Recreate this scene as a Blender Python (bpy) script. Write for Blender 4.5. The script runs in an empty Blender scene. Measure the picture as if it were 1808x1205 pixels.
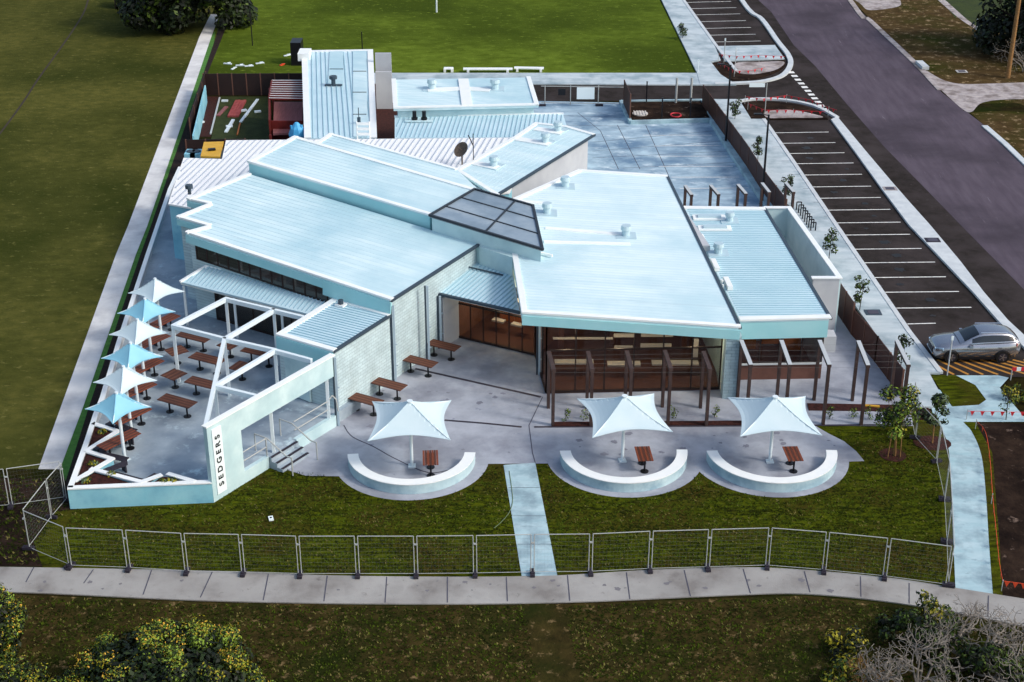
import bpy, bmesh, math, random
from mathutils import Vector, Matrix
R = math.radians
sc = bpy.context.scene
COL = sc.collection
# ---------------------------------------------------------------- camera, sky, sun, exposure
CF, CTH, CH = 2670.0, R(26.3), 36.3           # focal length in photo pixels, pitch, height above ground
cam = bpy.data.objects.new("camera", bpy.data.cameras.new("camera"))
COL.objects.link(cam); sc.camera = cam
cam.location = (0, 0, CH); cam.rotation_euler = (R(90) - CTH, 0, 0)
cam.data.sensor_width = 36; cam.data.lens = 36 * CF / 1808
cam.data.clip_start = 1; cam.data.clip_end = 3000
SUN_EL, SUN_AZ = 40, 112                        # azimuth from +Y towards +X
w = bpy.data.worlds.new("World"); sc.world = w; w.use_nodes = True
nt = w.node_tree; bg = nt.nodes["Background"]
sky = nt.nodes.new("ShaderNodeTexSky"); sky.sky_type = 'NISHITA'; sky.sun_disc = False
sky.sun_elevation = R(SUN_EL); sky.sun_rotation = R(SUN_AZ); sky.air_density = 1.2; sky.dust_density = 3.0
nt.links.new(sky.outputs[0], bg.inputs[0]); bg.inputs[1].default_value = 0.15
sl = bpy.data.lights.new("sun", 'SUN'); sl.energy = 1.5; sl.angle = R(10); sl.color = (1, .95, .88)
so = bpy.data.objects.new("sun", sl); COL.objects.link(so)
sd = Vector((math.sin(R(SUN_AZ)) * math.cos(R(SUN_EL)), math.cos(R(SUN_AZ)) * math.cos(R(SUN_EL)), math.sin(R(SUN_EL))))
so.rotation_euler = sd.to_track_quat('Z', 'Y').to_euler(); so.location = (60, 0, 80)
sc.view_settings.view_transform = 'Standard'; sc.view_settings.look = 'None'
sc.view_settings.exposure = 0.30; sc.view_settings.gamma = 1
sc.cycles.max_bounces = 6

# ---------------------------------------------------------------- helpers
_c, _s = math.cos(CTH), math.sin(CTH)
def P(x, y, z=0.0):
    """site survey: the ground position of a point seen in the photo at height z"""
    u, v = x - 904.0, y - 602.5
    dx, dy, dz = u, CF * _c - v * _s, -CF * _s - v * _c
    t = (z - CH) / dz
    return Vector((dx * t, dy * t, z))
def angp(a, b): return math.atan2(b[1] - a[1], b[0] - a[0])
class Pl:
    def __init__(s, *q):
        a, b, c = [P(*k) for k in q]; s.a = a; s.n = (b - a).cross(c - a)
    def z(s, x, y): return s.a.z - (s.n.x * (x - s.a.x) + s.n.y * (y - s.a.y)) / s.n.z
    def on(s, x, y):
        lo, hi = P(x, y, 0), P(x, y, 12)
        f = lambda p: (p - s.a).dot(s.n)
        t = f(lo) / (f(lo) - f(hi)); return lo.lerp(hi, t)
ORG = {}
def tag(o, label=None, cat=None, group=None, kind=None):
    if label: o['label'] = label
    if cat: o['category'] = cat
    if group: o['group'] = group
    if kind: o['kind'] = kind
    return o
def thing(name, label, cat, loc=(0, 0, 0), group=None, rz=0):
    o = bpy.data.objects.new(name, None); COL.objects.link(o)
    o.location = loc; o.rotation_euler = (0, 0, rz); o.empty_display_size = .3
    ORG[o.name] = Vector(loc)
    return tag(o, label, cat, group)
def copy_tree(o, parent=None):
    c = o.copy(); COL.objects.link(c); c.parent = parent
    for ch in list(o.children): copy_tree(ch, c)
    return c
class MB:
    def __init__(s): s.v = []; s.f = []; s.mi = []; s.m = 0
    def add(s, vs, fs):
        n = len(s.v); s.v += [tuple(p) for p in vs]
        for f in fs: s.f.append([n + i for i in f]); s.mi.append(s.m)
    def prism(s, top, zb=None, th=None):
        n = len(top); top = [Vector(p) for p in top]
        A = sum(top[i].x * top[(i + 1) % n].y - top[(i + 1) % n].x * top[i].y for i in range(n))
        if A < 0: top = top[::-1]
        bot = [Vector((p.x, p.y, (p.z - th) if th is not None else zb)) for p in top]
        s.add(top + bot, [list(range(n)), list(range(2 * n - 1, n - 1, -1))] + [[i, n + i, n + (i + 1) % n, (i + 1) % n] for i in range(n)])
    def box(s, c, d, rz=0):
        c = Vector(c); ca, sa = math.cos(rz), math.sin(rz); x, y, z = d[0] / 2, d[1] / 2, d[2] / 2
        pts = [(c.x + px * ca - py * sa, c.y + px * sa + py * ca, c.z + z) for px, py in ((-x, -y), (x, -y), (x, y), (-x, y))]
        s.prism(pts, zb=c.z - z)
    def beam(s, p, q, w, h, ext=0):
        """box section from p to q; w sideways, h in height, p/q on the axis"""
        p, q = Vector(p), Vector(q); d = q - p; L = d.length
        if L < 1e-6: return
        d /= L; p = p - d * ext; q = q + d * ext
        up = Vector((0, 0, 1)) if abs(d.z) < .95 else Vector((0, 1, 0))
        sd = d.cross(up).normalized(); u = sd.cross(d)
        vs = [b + sd * (i * w / 2) + u * (j * h / 2) for b in (p, q) for i, j in ((-1, -1), (1, -1), (1, 1), (-1, 1))]
        s.add(vs, [[0, 3, 2, 1], [4, 5, 6, 7], [0, 1, 5, 4], [1, 2, 6, 5], [2, 3, 7, 6], [3, 0, 4, 7]])
    def tube(s, p, q, r, n=8, r2=None):
        p, q = Vector(p), Vector(q); d = (q - p)
        if d.length < 1e-6: return
        d.normalize(); up = Vector((0, 0, 1)) if abs(d.z) < .9 else Vector((1, 0, 0))
        a = d.cross(up).normalized(); b = d.cross(a); r2 = r if r2 is None else r2
        vs = []
        for c_, rr in ((p, r), (q, r2)):
            vs += [c_ + (a * math.cos(2 * math.pi * k / n) + b * math.sin(2 * math.pi * k / n)) * rr for k in range(n)]
        s.add(vs, [[k, n + k, n + (k + 1) % n, (k + 1) % n] for k in range(n)] + [list(range(n)), list(range(2 * n - 1, n - 1, -1))])
    def path(s, pts, r, n=6):
        for a, b in zip(pts, pts[1:]): s.tube(a, b, r, n)
    def sheet(s, pts):
        pts = [Vector(p) for p in pts]; n = len(pts)
        A = sum(pts[i].x * pts[(i + 1) % n].y - pts[(i + 1) % n].x * pts[i].y for i in range(n))
        s.add(pts if A > 0 else pts[::-1], [list(range(n))])
    def build(s, name, mat, parent=None, smooth=False, origin=None):
        me = bpy.data.meshes.new(name)
        og = ORG[parent.name] if parent else Vector(origin or (0, 0, 0))
        me.from_pydata([(x - og.x, y - og.y, z - og.z) for x, y, z in s.v], [], s.f)
        mats = mat if isinstance(mat, (list, tuple)) else [mat]
        for m in mats: me.materials.append(m)
        if len(mats) > 1: me.polygons.foreach_set("material_index", s.mi)
        if smooth: me.polygons.foreach_set("use_smooth", [True] * len(me.polygons))
        if any(len(f) > 4 for f in s.f):
            bm = bmesh.new(); bm.from_mesh(me)
            bmesh.ops.triangulate(bm, faces=[f for f in bm.faces if len(f.verts) > 4]); bm.to_mesh(me); bm.free()
        me.update()
        o = bpy.data.objects.new(name, me); COL.objects.link(o)
        if parent: o.parent = parent
        else: o.location = og
        ORG[o.name] = og
        return o
def inset(poly, d):
    n = len(poly); A = sum(poly[i].x * poly[(i + 1) % n].y - poly[(i + 1) % n].x * poly[i].y for i in range(n))
    sg = 1 if A > 0 else -1; out = []
    for i in range(n):
        a, b, c = poly[i - 1], poly[i], poly[(i + 1) % n]
        e1 = Vector((b.x - a.x, b.y - a.y)).normalized(); e2 = Vector((c.x - b.x, c.y - b.y)).normalized()
        n1 = Vector((-e1.y, e1.x)) * sg; n2 = Vector((-e2.y, e2.x)) * sg
        k = n1.dot(n2); m = (n1 + n2) / max(.3, 1 + k)
        out.append(Vector((b.x + m.x * d, b.y + m.y * d, b.z)))
    return out
def plane_of(pts):
    best = None
    for i in range(len(pts) - 2):
        nn = (pts[i + 1] - pts[i]).cross(pts[i + 2] - pts[i])
        if best is None or nn.length > best[0].length: best = (nn, pts[i])
    nn, a = best
    return lambda x, y: a.z - (nn.x * (x - a.x) + nn.y * (y - a.y)) / nn.z
def ribs(mb, poly, ang, sp, w=.05, h=.035, off=0):
    """raised seams across a roof plane, running along ang"""
    zf = plane_of(poly); d = Vector((math.cos(ang), math.sin(ang))); nrm = Vector((-d.y, d.x))
    ts = [p.x * nrm.x + p.y * nrm.y for p in poly]; t = math.floor(min(ts) / sp) * sp + off; n = len(poly)
    while t < max(ts):
        xs = []
        for i in range(n):
            a, b = poly[i], poly[(i + 1) % n]; ta, tb = ts[i] - t, ts[(i + 1) % n] - t
            if (ta > 0) != (tb > 0):
                k = ta / (ta - tb); x, y = a.x + (b.x - a.x) * k, a.y + (b.y - a.y) * k
                xs.append(x * d.x + y * d.y)
        xs.sort()
        for s0, s1 in zip(xs[::2], xs[1::2]):
            if s1 - s0 < .1: continue
            q = [(d.x * s_ + nrm.x * t, d.y * s_ + nrm.y * t) for s_ in (s0, s1)]
            v = []
            for x, y in q:
                for k, hz in ((-w / 2, -.01), (-w * .25, h), (w * .25, h), (w / 2, -.01)):
                    X, Y = x + nrm.x * k, y + nrm.y * k; v.append((X, Y, zf(X, Y) + hz))
            mb.add(v, [[0, 1, 5, 4], [1, 2, 6, 5], [2, 3, 7, 6], [0, 3, 2, 1], [4, 5, 6, 7]])
        t += sp
def smooth_line(pts, k=6, closed=False):
    out = []; n = len(pts)
    for i in range(n if closed else n - 1):
        g = lambda j: pts[j % n] if closed else pts[max(0, min(n - 1, j))]
        p0, p1, p2, p3 = g(i - 1), g(i), g(i + 1), g(i + 2)
        for j in range(k):
            t = j / k
            out.append(tuple(.5 * (2 * b + (c - a) * t + (2 * a - 5 * b + 4 * c - d) * t * t + (3 * b - a - 3 * c + d) * t ** 3) for a, b, c, d in zip(p0, p1, p2, p3)))
    if not closed: out.append(tuple(pts[-1]))
    return out
def circle3(a, b, c):
    d = 2 * (a.x * (b.y - c.y) + b.x * (c.y - a.y) + c.x * (a.y - b.y))
    ux = ((a.x ** 2 + a.y ** 2) * (b.y - c.y) + (b.x ** 2 + b.y ** 2) * (c.y - a.y) + (c.x ** 2 + c.y ** 2) * (a.y - b.y)) / d
    uy = ((a.x ** 2 + a.y ** 2) * (c.x - b.x) + (b.x ** 2 + b.y ** 2) * (a.x - c.x) + (c.x ** 2 + c.y ** 2) * (b.x - a.x)) / d
    return Vector((ux, uy, 0)), math.hypot(a.x - ux, a.y - uy)
# ---------------------------------------------------------------- materials
def lin(c):
    if isinstance(c, str): c = [int(c[i:i + 2], 16) for i in (0, 2, 4)]
    return tuple(((v / 255) / 12.92 if v / 255 <= .04045 else ((v / 255 + .055) / 1.055) ** 2.4) for v in c) + (1,)
def mat(name, c1, c2=None, sc1=1.0, rough=.8, bump=0, bscale=20, metal=0, spec=.3, c3=None, sc3=.15, stretch=None, contrast=(.35, .65), speck=None, obj=False, c3r=(.45, .65)):
    m = bpy.data.materials.new(name); m.use_nodes = True; t = m.node_tree; N = t.nodes; L = t.links
    b = N["Principled BSDF"]; b.inputs["Roughness"].default_value = rough; b.inputs["Metallic"].default_value = metal
    b.inputs["Specular IOR Level"].default_value = spec
    b.inputs["Base Color"].default_value = lin(c1)
    if obj:
        co = N.new("ShaderNodeTexCoord").outputs["Object"]
    else:
        co = N.new("ShaderNodeNewGeometry").outputs["Position"]
    if stretch:
        mp = N.new("ShaderNodeMapping"); mp.inputs["Scale"].default_value = stretch[:3]
        if len(stretch) > 3:
            mp.vector_type = 'TEXTURE'; mp.inputs["Scale"].default_value = [1 / k for k in stretch[:3]]; mp.inputs["Rotation"].default_value = (0, 0, stretch[3])
        L.new(co, mp.inputs[0]); cs = mp.outputs[0]
    else: cs = co
    out = None
    def noise(scale, det=4, src=None, r=.6):
        n = N.new("ShaderNodeTexNoise"); n.inputs["Scale"].default_value = scale; n.inputs["Detail"].default_value = det
        n.inputs["Roughness"].default_value = r; L.new(src or cs, n.inputs["Vector"]); return n.outputs[0]
    def ramp(src, a, bb):
        r = N.new("ShaderNodeMapRange"); r.inputs[1].default_value = a; r.inputs[2].default_value = bb; L.new(src, r.inputs[0]); return r.outputs[0]
    def mix(f, a, bcol):
        x = N.new("ShaderNodeMix"); x.data_type = 'RGBA'; L.new(f, x.inputs[0])
        if isinstance(a, tuple): x.inputs[6].default_value = a
        else: L.new(a, x.inputs[6])
        if isinstance(bcol, tuple): x.inputs[7].default_value = bcol
        else: L.new(bcol, x.inputs[7])
        return x.outputs[2]
    if c2: out = mix(ramp(noise(sc1, 6), *contrast), lin(c1), lin(c2))
    if c3: out = mix(ramp(noise(sc3, 5, co), *c3r), out if out else lin(c1), lin(c3))
    if speck: out = mix(ramp(noise(speck[1], 7, cs, .72), speck[2] - .03, speck[2] + .09), out if out else lin(c1), lin(speck[0]))
    if out: L.new(out, b.inputs["Base Color"])
    if bump:
        bn = N.new("ShaderNodeBump"); bn.inputs["Strength"].default_value = bump; bn.inputs["Distance"].default_value = .05
        L.new(noise(bscale, 4, co), bn.inputs["Height"]); L.new(bn.outputs[0], b.inputs["Normal"])
    return m
def brick(name, ang, c1='C6D6DA', c2='BCCDD2', mortar='9FB2B8'):
    m = mat(name, c1, c2, rough=.85, spec=.2); t = m.node_tree; N = t.nodes; L = t.links; b = N["Principled BSDF"]
    g = N.new("ShaderNodeNewGeometry"); sp = N.new("ShaderNodeSeparateXYZ"); L.new(g.outputs["Position"], sp.inputs[0])
    def mm(op, a, bb):
        n = N.new("ShaderNodeMath"); n.operation = op
        for i, k in enumerate((a, bb)):
            if isinstance(k, (int, float)): n.inputs[i].default_value = k
            else: L.new(k, n.inputs[i])
        return n.outputs[0]
    u = mm('ADD', mm('MULTIPLY', sp.outputs[0], math.cos(ang)), mm('MULTIPLY', sp.outputs[1], math.sin(ang)))
    cb = N.new("ShaderNodeCombineXYZ"); L.new(u, cb.inputs[0]); L.new(sp.outputs[2], cb.inputs[1])
    br = N.new("ShaderNodeTexBrick"); br.inputs["Scale"].default_value = 1.0; br.inputs["Brick Width"].default_value = .40
    br.inputs["Row Height"].default_value = .17; br.inputs["Mortar Size"].default_value = .012; br.inputs["Bias"].default_value = 0
    br.inputs["Color1"].default_value = lin(c1); br.inputs["Color2"].default_value = lin(c2); br.inputs["Mortar"].default_value = lin(mortar)
    L.new(cb.outputs[0], br.inputs["Vector"])
    no = N.new("ShaderNodeTexNoise"); no.inputs["Scale"].default_value = 1.3; no.inputs["Detail"].default_value = 6; L.new(g.outputs["Position"], no.inputs["Vector"])
    mr = N.new("ShaderNodeMapRange"); mr.inputs[1].default_value = .3; mr.inputs[2].default_value = .75; mr.inputs[3].default_value = .82; mr.inputs[4].default_value = 1.06; L.new(no.outputs[0], mr.inputs[0])
    mx = N.new("ShaderNodeVectorMath"); mx.operation = 'SCALE'; L.new(br.outputs["Color"], mx.inputs[0]); L.new(mr.outputs[0], mx.inputs["Scale"])
    L.new(mx.outputs[0], b.inputs["Base Color"])
    bp = N.new("ShaderNodeBump"); bp.inputs["Strength"].default_value = .6; bp.inputs["Distance"].default_value = .03
    n2 = N.new("ShaderNodeTexNoise"); n2.inputs["Scale"].default_value = 6; L.new(g.outputs["Position"], n2.inputs["Vector"])
    ad = mm('SUBTRACT', n2.outputs[0], br.outputs["Fac"]); L.new(ad, bp.inputs["Height"]); L.new(bp.outputs[0], b.inputs["Normal"])
    return m
def glass(name, tint, opac, rough=.05):
    m = bpy.data.materials.new(name); m.use_nodes = True; t = m.node_tree; N = t.nodes; L = t.links
    b = N["Principled BSDF"]; b.inputs["Base Color"].default_value = lin(tint); b.inputs["Roughness"].default_value = rough
    b.inputs["Specular IOR Level"].default_value = .5; b.inputs["Alpha"].default_value = opac
    return m
WOODRNG = random.Random(3)
M = {}
M['field_l'] = mat('grass dark worn', '464820', '5C5A2A', 1.0, .95, .9, 6, c3='343A16', sc3=.07, speck=('6E6A3A', 1.5, .60), c3r=(.38, .62), stretch=(1, 1.5, 1), spec=.02)
M['field_b'] = mat('grass bright', '4C5C18', '647626', .7, .95, .6, 8, c3='3C4A14', sc3=.045, c3r=(.40, .60), speck=('768832', 1.3, .60), stretch=(1, 1.6, 1), spec=.02)
M['lawn'] = mat('new turf', '262C08', '4C540E', 2.2, .95, 1.0, 10, c3='3E3814', sc3=.35, stretch=(.45, 2.0, 1), contrast=(.38, .60), speck=('80804A', 3.0, .64), spec=.02)
M['ground'] = mat('ground dirt and thin grass', '1C170A', '2E2A14', 1.6, .95, .8, 9, c3='1C2608', sc3=.25, speck=('7A664A', 4.0, .66), spec=.02)
M['verge'] = mat('dry brown verge', '40321F', '56462C', 1.0, .95, .9, 7, c3='30340F', sc3=.16, speck=('A08A6A', 1.3, .58), spec=.02)
M['scrub'] = mat('scrubby ground', '2A2412', '443A1E', 1.3, .95, 1.0, 7, c3='22290E', sc3=.22, speck=('86704E', 1.8, .60), spec=.02)
M['soil'] = mat('bare dark soil', '251C18', '382C24', 1.4, .95, 1.0, 6, c3='1A1412', sc3=.4, speck=('7E6C60', 1.8, .63), spec=.02)
M['mulch'] = mat('red brown mulch', '2A0F0A', '46201A', 6, .95, .8, 25)
M['conc'] = mat('plaza concrete', '999EA8', 'ADB2BC', .9, .75, .2, 30, c3='80848F', sc3=.3, speck=('72768A', 1.6, .65))
M['terr'] = mat('terrace concrete', '93A2AE', 'A8B5BE', .7, .7, .2, 30, c3='7C8A97', sc3=.3, speck=('BACFD6', 1.1, .60))
M['pathb'] = mat('fresh concrete bluish', '9CBCC4', 'B4CCD2', 1.2, .75, .15, 30, c3='869EA8', sc3=.8, stretch=(.5, 1.8, 1), speck=('748C96', 1.4, .63))
M['pathr'] = mat('footpath concrete pale', 'AEBDC3', 'C4CED2', 1.0, .75, .15, 30, c3='90A2AA', sc3=.5, stretch=(.4, 1.8, 1), speck=('869AA2', 1.2, .63))
M['pathf'] = mat('old path concrete', '989692', 'AAA8A4', .8, .8, .25, 30, c3='7E7A76', sc3=.4, speck=('625E5A', 2.6, .64))
M['patho'] = mat('old path pale', 'D8D8D6', 'E2E2E0', .6, .8, .2, 20, c3='BEBEBE', sc3=.4)
M['court'] = mat('court concrete patchy', '88A0B2', 'B6CEDA', .8, .6, .1, 30, c3='64829C', sc3=.30, stretch=(.6, 1.2, 1), speck=('D0DEE4', .9, .58))
M['asph'] = mat('new asphalt', '2C2826', '393433', 1.2, .85, .4, 60, c3='423C3C', sc3=.25, speck=('5E5858', 2.5, .66), spec=.02)
M['road'] = mat('old road asphalt', '544C56', '605862', 1.3, .85, .4, 50, c3='48424A', sc3=.12, stretch=(1.4, .18, 1), speck=('867E88', 1.6, .66), spec=.02)
M['gravel'] = mat('pale gravel', '9C9496', 'BDB4B0', 2.5, .95, .8, 14, c3='7A706C', sc3=.8)
M['kerb'] = mat('kerb concrete', 'BBC2C6', 'CCD2D4', 1.5, .8, .1, 20)
M['line'] = mat('line paint white', 'E8E8E4', 'B8B6B2', 5, .7, contrast=(.5, .7))
M['lineo'] = mat('line paint orange', 'B98438', 'A06F30', 4, .7)
M['drain'] = mat('drain grate dark', '2B2730', '3A3640', 9, .6)
M['joint'] = mat('joint dark', '4A4A58')
M['roof'] = mat('white roof sheeting', 'C4E0E6', 'D8ECEF', 1.1, .42, 0, spec=.5, c3='AED0DA', sc3=.16, stretch=(.10, 1.8, 1, R(-29)), speck=('AECAD2', .9, .64))
M['roofr'] = mat('white roof sheeting right', 'D0E6EA', 'E0F0F2', 1.1, .42, 0, spec=.5, c3='BEDAE2', sc3=.16, stretch=(.10, 1.8, 1, R(-3)), speck=('B8D0D8', .9, .64))
M['rib'] = mat('roof seam shade tone', 'BAD6E0', rough=.45, spec=.5)  # slightly darker than the sheeting: seam shading put into the colour
M['roofc'] = mat('corrugated roof sheeting', 'BAD8E2', 'CCE4EC', .5, .42, spec=.5)
M['ribc'] = mat('corrugation ridge shade tone', '93B8C6', rough=.45, spec=.5)  # ridges darker than their sheet; the shade lines are painted in
M['roofw'] = mat('old white corrugated', 'F4F4F4', 'F8F8F6', .6, .5, spec=.4)
M['ribw'] = mat('old corrugation ridge shade tone', 'B4BCC6', rough=.5)  # soft shading along the ridges is carried by this darker colour
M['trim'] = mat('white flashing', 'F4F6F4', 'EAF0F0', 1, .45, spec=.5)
M['fascia'] = mat('pale cladding', '9AD4DA', 'A8DADF', .6, .55, spec=.4)
M['gut'] = mat('dark gutter', '3A4854', rough=.5)
M['pipe'] = mat('pale downpipe', 'A9BCC8', rough=.5)
M['wall'] = mat('rendered wall white', 'BCD8DC', 'CCE2E4', .9, .7, .15, 20, c3='AFCBD0', sc3=.5)
M['wallb'] = mat('blue painted block wall', '88C8DA', 'A0D6E2', 1.4, .75, .25, 25, c3='74B4CC', sc3=.7)
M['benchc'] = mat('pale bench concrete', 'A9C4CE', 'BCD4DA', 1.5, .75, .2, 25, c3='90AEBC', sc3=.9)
M['wallg'] = mat('grey rendered wall', 'B4B8BE', 'C0C4C8', .8, .75, .1, 20)
M['brick'] = brick('painted block wall', R(58), 'C4D8DC', 'BACFD4', 'A0B6BC')
M['brickf'] = brick('painted block front wall', R(-28), 'B4CCD2', 'AAC2CA', '90A8B0')
M['tim'] = mat('dark stained timber', '3E302E', '4C3C38', 3, .6)
M['timtop'] = mat('pale timber top flashing', 'B9BEC0', rough=.5)
M['fence'] = mat('brown metal fence', '3F241D', '4C2C22', .8, .6)
M['fenced'] = mat('dark brown fence', '241A1A', '30211F', .8, .6)
M['fpost'] = mat('fence post brown', '6A4A3E', rough=.6)
M['steel'] = mat('galvanised steel', 'ACB0AE', rough=.5)
M['wire'] = mat('fence wire', '6A6E6C', rough=.6)
M['white'] = mat('white painted steel', 'DCE8EC', rough=.4)
M['black'] = mat('black steel', '15151A', rough=.4)
M['foot'] = mat('fence foot block', '2E2A34', rough=.8)
M['frame'] = mat('dark window frame', '2A1E1C', rough=.5)
M['glass'] = glass('tinted glazing', '2B1A18', .32)
M['glassd'] = glass('dark window glass', '33302E', .85)
M['skyl'] = mat('skylight sheet', '8496A4', '98A6B0', .8, .25, spec=.8, c3='70828F', sc3=.3)
M['skyf'] = mat('skylight frame', '2A3038', rough=.4)
M['intf'] = mat('brown interior floor', '5A3C34', '6C4A40', 1, .5)
M['intw'] = mat('brown interior wall', '8A6254', '74503F', 1, .7)
M['intp'] = mat('pale interior fittings', 'C8C4BE', rough=.7)
M['into'] = mat('orange timber fittings', 'A8602A', rough=.6)
M['lamp'] = mat('lit lamp', 'FFE0B0'); _b = M['lamp'].node_tree.nodes["Principled BSDF"]; _b.inputs["Emission Color"].default_value = lin('FFD9A0'); _b.inputs["Emission Strength"].default_value = 1.2
def woodmat(name, a, b_):
    m = mat(name, a, b_, 3, .55, .2, 30, stretch=(1.2, 14, 14), obj=True); return m
M['wood'] = woodmat('red brown slat timber', '6A3322', '8A4A2E')
M['woodd'] = woodmat('dark brown slat timber', '4A2A20', '5E382A')
M['woodl'] = woodmat('mid brown slat timber', '68402E', '744A36')
M['canvas'] = mat('white shade canvas', 'CCDDE2', 'C4D8DE', .8, .6, .05, 8)
M['canvasb'] = mat('pale blue shade canvas', '84C0D6', '92CADC', .8, .6, .05, 8)
M['bark'] = mat('bark tan', '9A7448', '7A5A38', 8, .9)
M['barkg'] = mat('bark grey', '6E6862', '928A80', 6, .9)
M['barkd'] = mat('bark dark', '2E2620', '3E342A', 6, .9)
M['leafa'] = mat('leaf dark green', '182608', '243410', 4, .6)
M['leafb'] = mat('leaf mid green', '3A4E14', '4C6018', 4, .6)
M['leafc'] = mat('leaf yellow green', 'A09424', '86821C', 4, .6)
M['leafd'] = mat('leaf bright green', '72902C', '8AA038', 4, .6)
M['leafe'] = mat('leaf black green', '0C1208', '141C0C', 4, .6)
M['leafg'] = mat('leaf grey green', '56684A', '6C7C5A', 4, .6)
M['orange'] = mat('orange plastic', 'E0502A', rough=.5)
M['red'] = mat('red plastic', 'C8303A', rough=.5)
M['redwood'] = mat('red painted timber', '5A1A16', '6E2420', 2, .7)
M['pink'] = mat('pinkish decking', '7E4E4E', '946060', 2, .7, stretch=(8, .5, 1))
M['bluet'] = mat('blue tarpaulin', '3A94C8', '55AEDC', 2, .5)
M['yellow'] = mat('yellow board', 'C89A32', 'D8AA40', 2, .6)
M['car'] = mat('metallic silver grey paint', 'A2A5AC', rough=.20, metal=.8, spec=.6)
M['carroof'] = M['car']
M['carglass'] = mat('car glass', '10161C', rough=.05, spec=.8)
M['tyre'] = mat('tyre rubber', '141414', rough=.9)
M['rim'] = mat('alloy rim', '8A8480', rough=.3, metal=.6)
M['chrome'] = mat('chrome', 'C8D0D8', rough=.15, metal=.9)
M['head'] = mat('headlight lens', 'B8D8F0', rough=.1, spec=.8)
M['tail'] = mat('tail light red', '90141A', rough=.2)
M['vent'] = mat('vent metal', 'BFD6DE', rough=.35, metal=.2)
M['letter'] = mat('black letter', '10141C', rough=.5)
M['sgn'] = mat('sign board white', 'E6F2F4', rough=.5)

# ================================================================= SETTING
def structure(name, px, z, m, world=False, thick=None):
    mb = MB(); pts = [Vector((p[0], p[1], z)) for p in px] if world else [P(a, b, 0) for a, b in px]
    pts = [Vector((p.x, p.y, z)) for p in pts]
    if thick: mb.prism(pts, zb=z - thick)
    else: mb.sheet(pts)
    return tag(mb.build(name, m), kind='structure')
structure('ground', [(-400, -60), (400, -60), (500, 900), (-500, 900)], 0, M['ground'], True)
structure('lawn', [(-500, -330), (495, -330), (372, 32), (68, 828), (-500, 840)], .004, M['field_l'])
structure('sports_field', [(372, 70), (470, -330), (1010, -330), (1165, 0), (1230, 131), (352, 131)], .006, M['field_b'])
structure('front_lawn', [(96, 905), (60, 960), (76, 1003), (330, 1010), (640, 1022), (950, 1022), (1150, 1010), (1350, 1008), (1560, 1025), (1692, 1045), (1692, 780), (1612, 700), (500, 700), (380, 870)], .006, M['lawn'])
structure('scrub_ground', [(-200, 1050), (20, 1050), (360, 1064), (700, 1070), (1000, 1067), (1420, 1052), (1560, 1065), (1900, 1120), (1900, 1500), (-200, 1500)], .004, M['scrub'])
structure('bare_soil', [(-200, 845), (118, 845), (122, 900), (96, 905), (60, 960), (76, 1000), (-200, 1000)], .005, M['soil'])
structure('side_path', [(68, 829), (105.6, 719 + 0), (205, 450), (226, 400), (352, 66), (372, 26), (388, 26), (374, 63), (260, 400), (240, 450), (147, 719), (106, 829)][0:1] + [(205, 450), (226, 400), (352, 66), (372, 26), (388, 26), (374, 63), (260, 400), (240, 450), (147, 719), (106, 829)], .03, M['patho'], thick=.06)
structure('grass_strip', [(106, 829), (147, 719), (240, 450), (260, 400), (374, 63), (380, 55), (378, 75), (266, 400), (248, 450), (157, 719), (116, 850)], .012, mat('kerb grass', '3E6A2A', '4E8036', 3, .95, .5))
structure('garden_strip', [(116, 850), (157, 719), (248, 450), (266, 400), (378, 75), (420, -60), (440, -60), (395, 60), (366, 131), (345, 250), (300, 420), (260, 560), (214, 720), (180, 860), (123, 898)], .010, mat('dark garden mulch', '17100E', '2A1914', 4, .95, .8))
bp_t = smooth_line([(-260, 1000), (15, 1003), (330, 1009), (640, 1019), (950, 1019), (1150, 1008), (1350, 1004), (1560, 1021), (1700, 1042), (1900, 1074)])
bp_b = smooth_line([(-260, 1046), (20, 1047), (360, 1062), (700, 1068), (1000, 1065), (1300, 1052), (1420, 1050), (1560, 1063), (1700, 1086), (1900, 1126)])
structure('front_path', bp_t + bp_b[::-1], .05, M['pathf'], thick=.1)
# contraction joints of the front path
jb = MB()
for a, b in (((60, 1004), (46, 1030)), ((165, 1008), (148, 1032)), ((268, 1009), (253, 1052)), ((375, 1012), (354, 1057)), ((474, 1016), (465, 1062)), ((578, 1019), (572, 1064)), ((683, 1021), (680, 1066)), ((790, 1021), (790, 1066)), ((894, 1021), (896, 1064)), ((1002, 1018), (1006, 1063)), ((1106, 1013), (1112, 1060)), ((1208, 1009), (1219, 1055)), ((1312, 1007), (1325, 1050)), ((1420, 1011), (1430, 1048)), ((1519, 1020), (1520, 1056)), ((1605, 1032), (1605, 1068)), ((1745, 1054), (1744, 1092))):
    p, q = P(*a), P(*b); p.z = q.z = .056; jb.beam(p, q, .04, .008)
tag(jb.build('path_joints', M['joint']), kind='structure')
structure('centre_path', [(889, 822), (945, 818), (984, 1018), (921, 1018)], .022, M['pathb'])
structure('side_footpath', smooth_line([(1600, 660), (1640, 705), (1657, 746), (1674, 790), (1679, 860), (1682, 930), (1687, 1043)]) + smooth_line([(1753, 1052), (1746, 960), (1741, 880), (1733, 807), (1716, 764), (1699, 744), (1660, 690)]), .024, M['pathb'])
structure('crossing_path', [(1640, 700), (1682, 719), (1728, 716), (1741, 707), (1722, 681), (1688, 664), (1762, 664), (1781, 668), (1765, 686), (1812, 742), (1812, 746), (1699, 746), (1650, 746)], .028, M['pathb'])
structure('grass_triangle', [(1642, 662), (1690, 664), (1724, 682), (1743, 707), (1728, 717), (1682, 719)], .020, M['lawn'])
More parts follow.
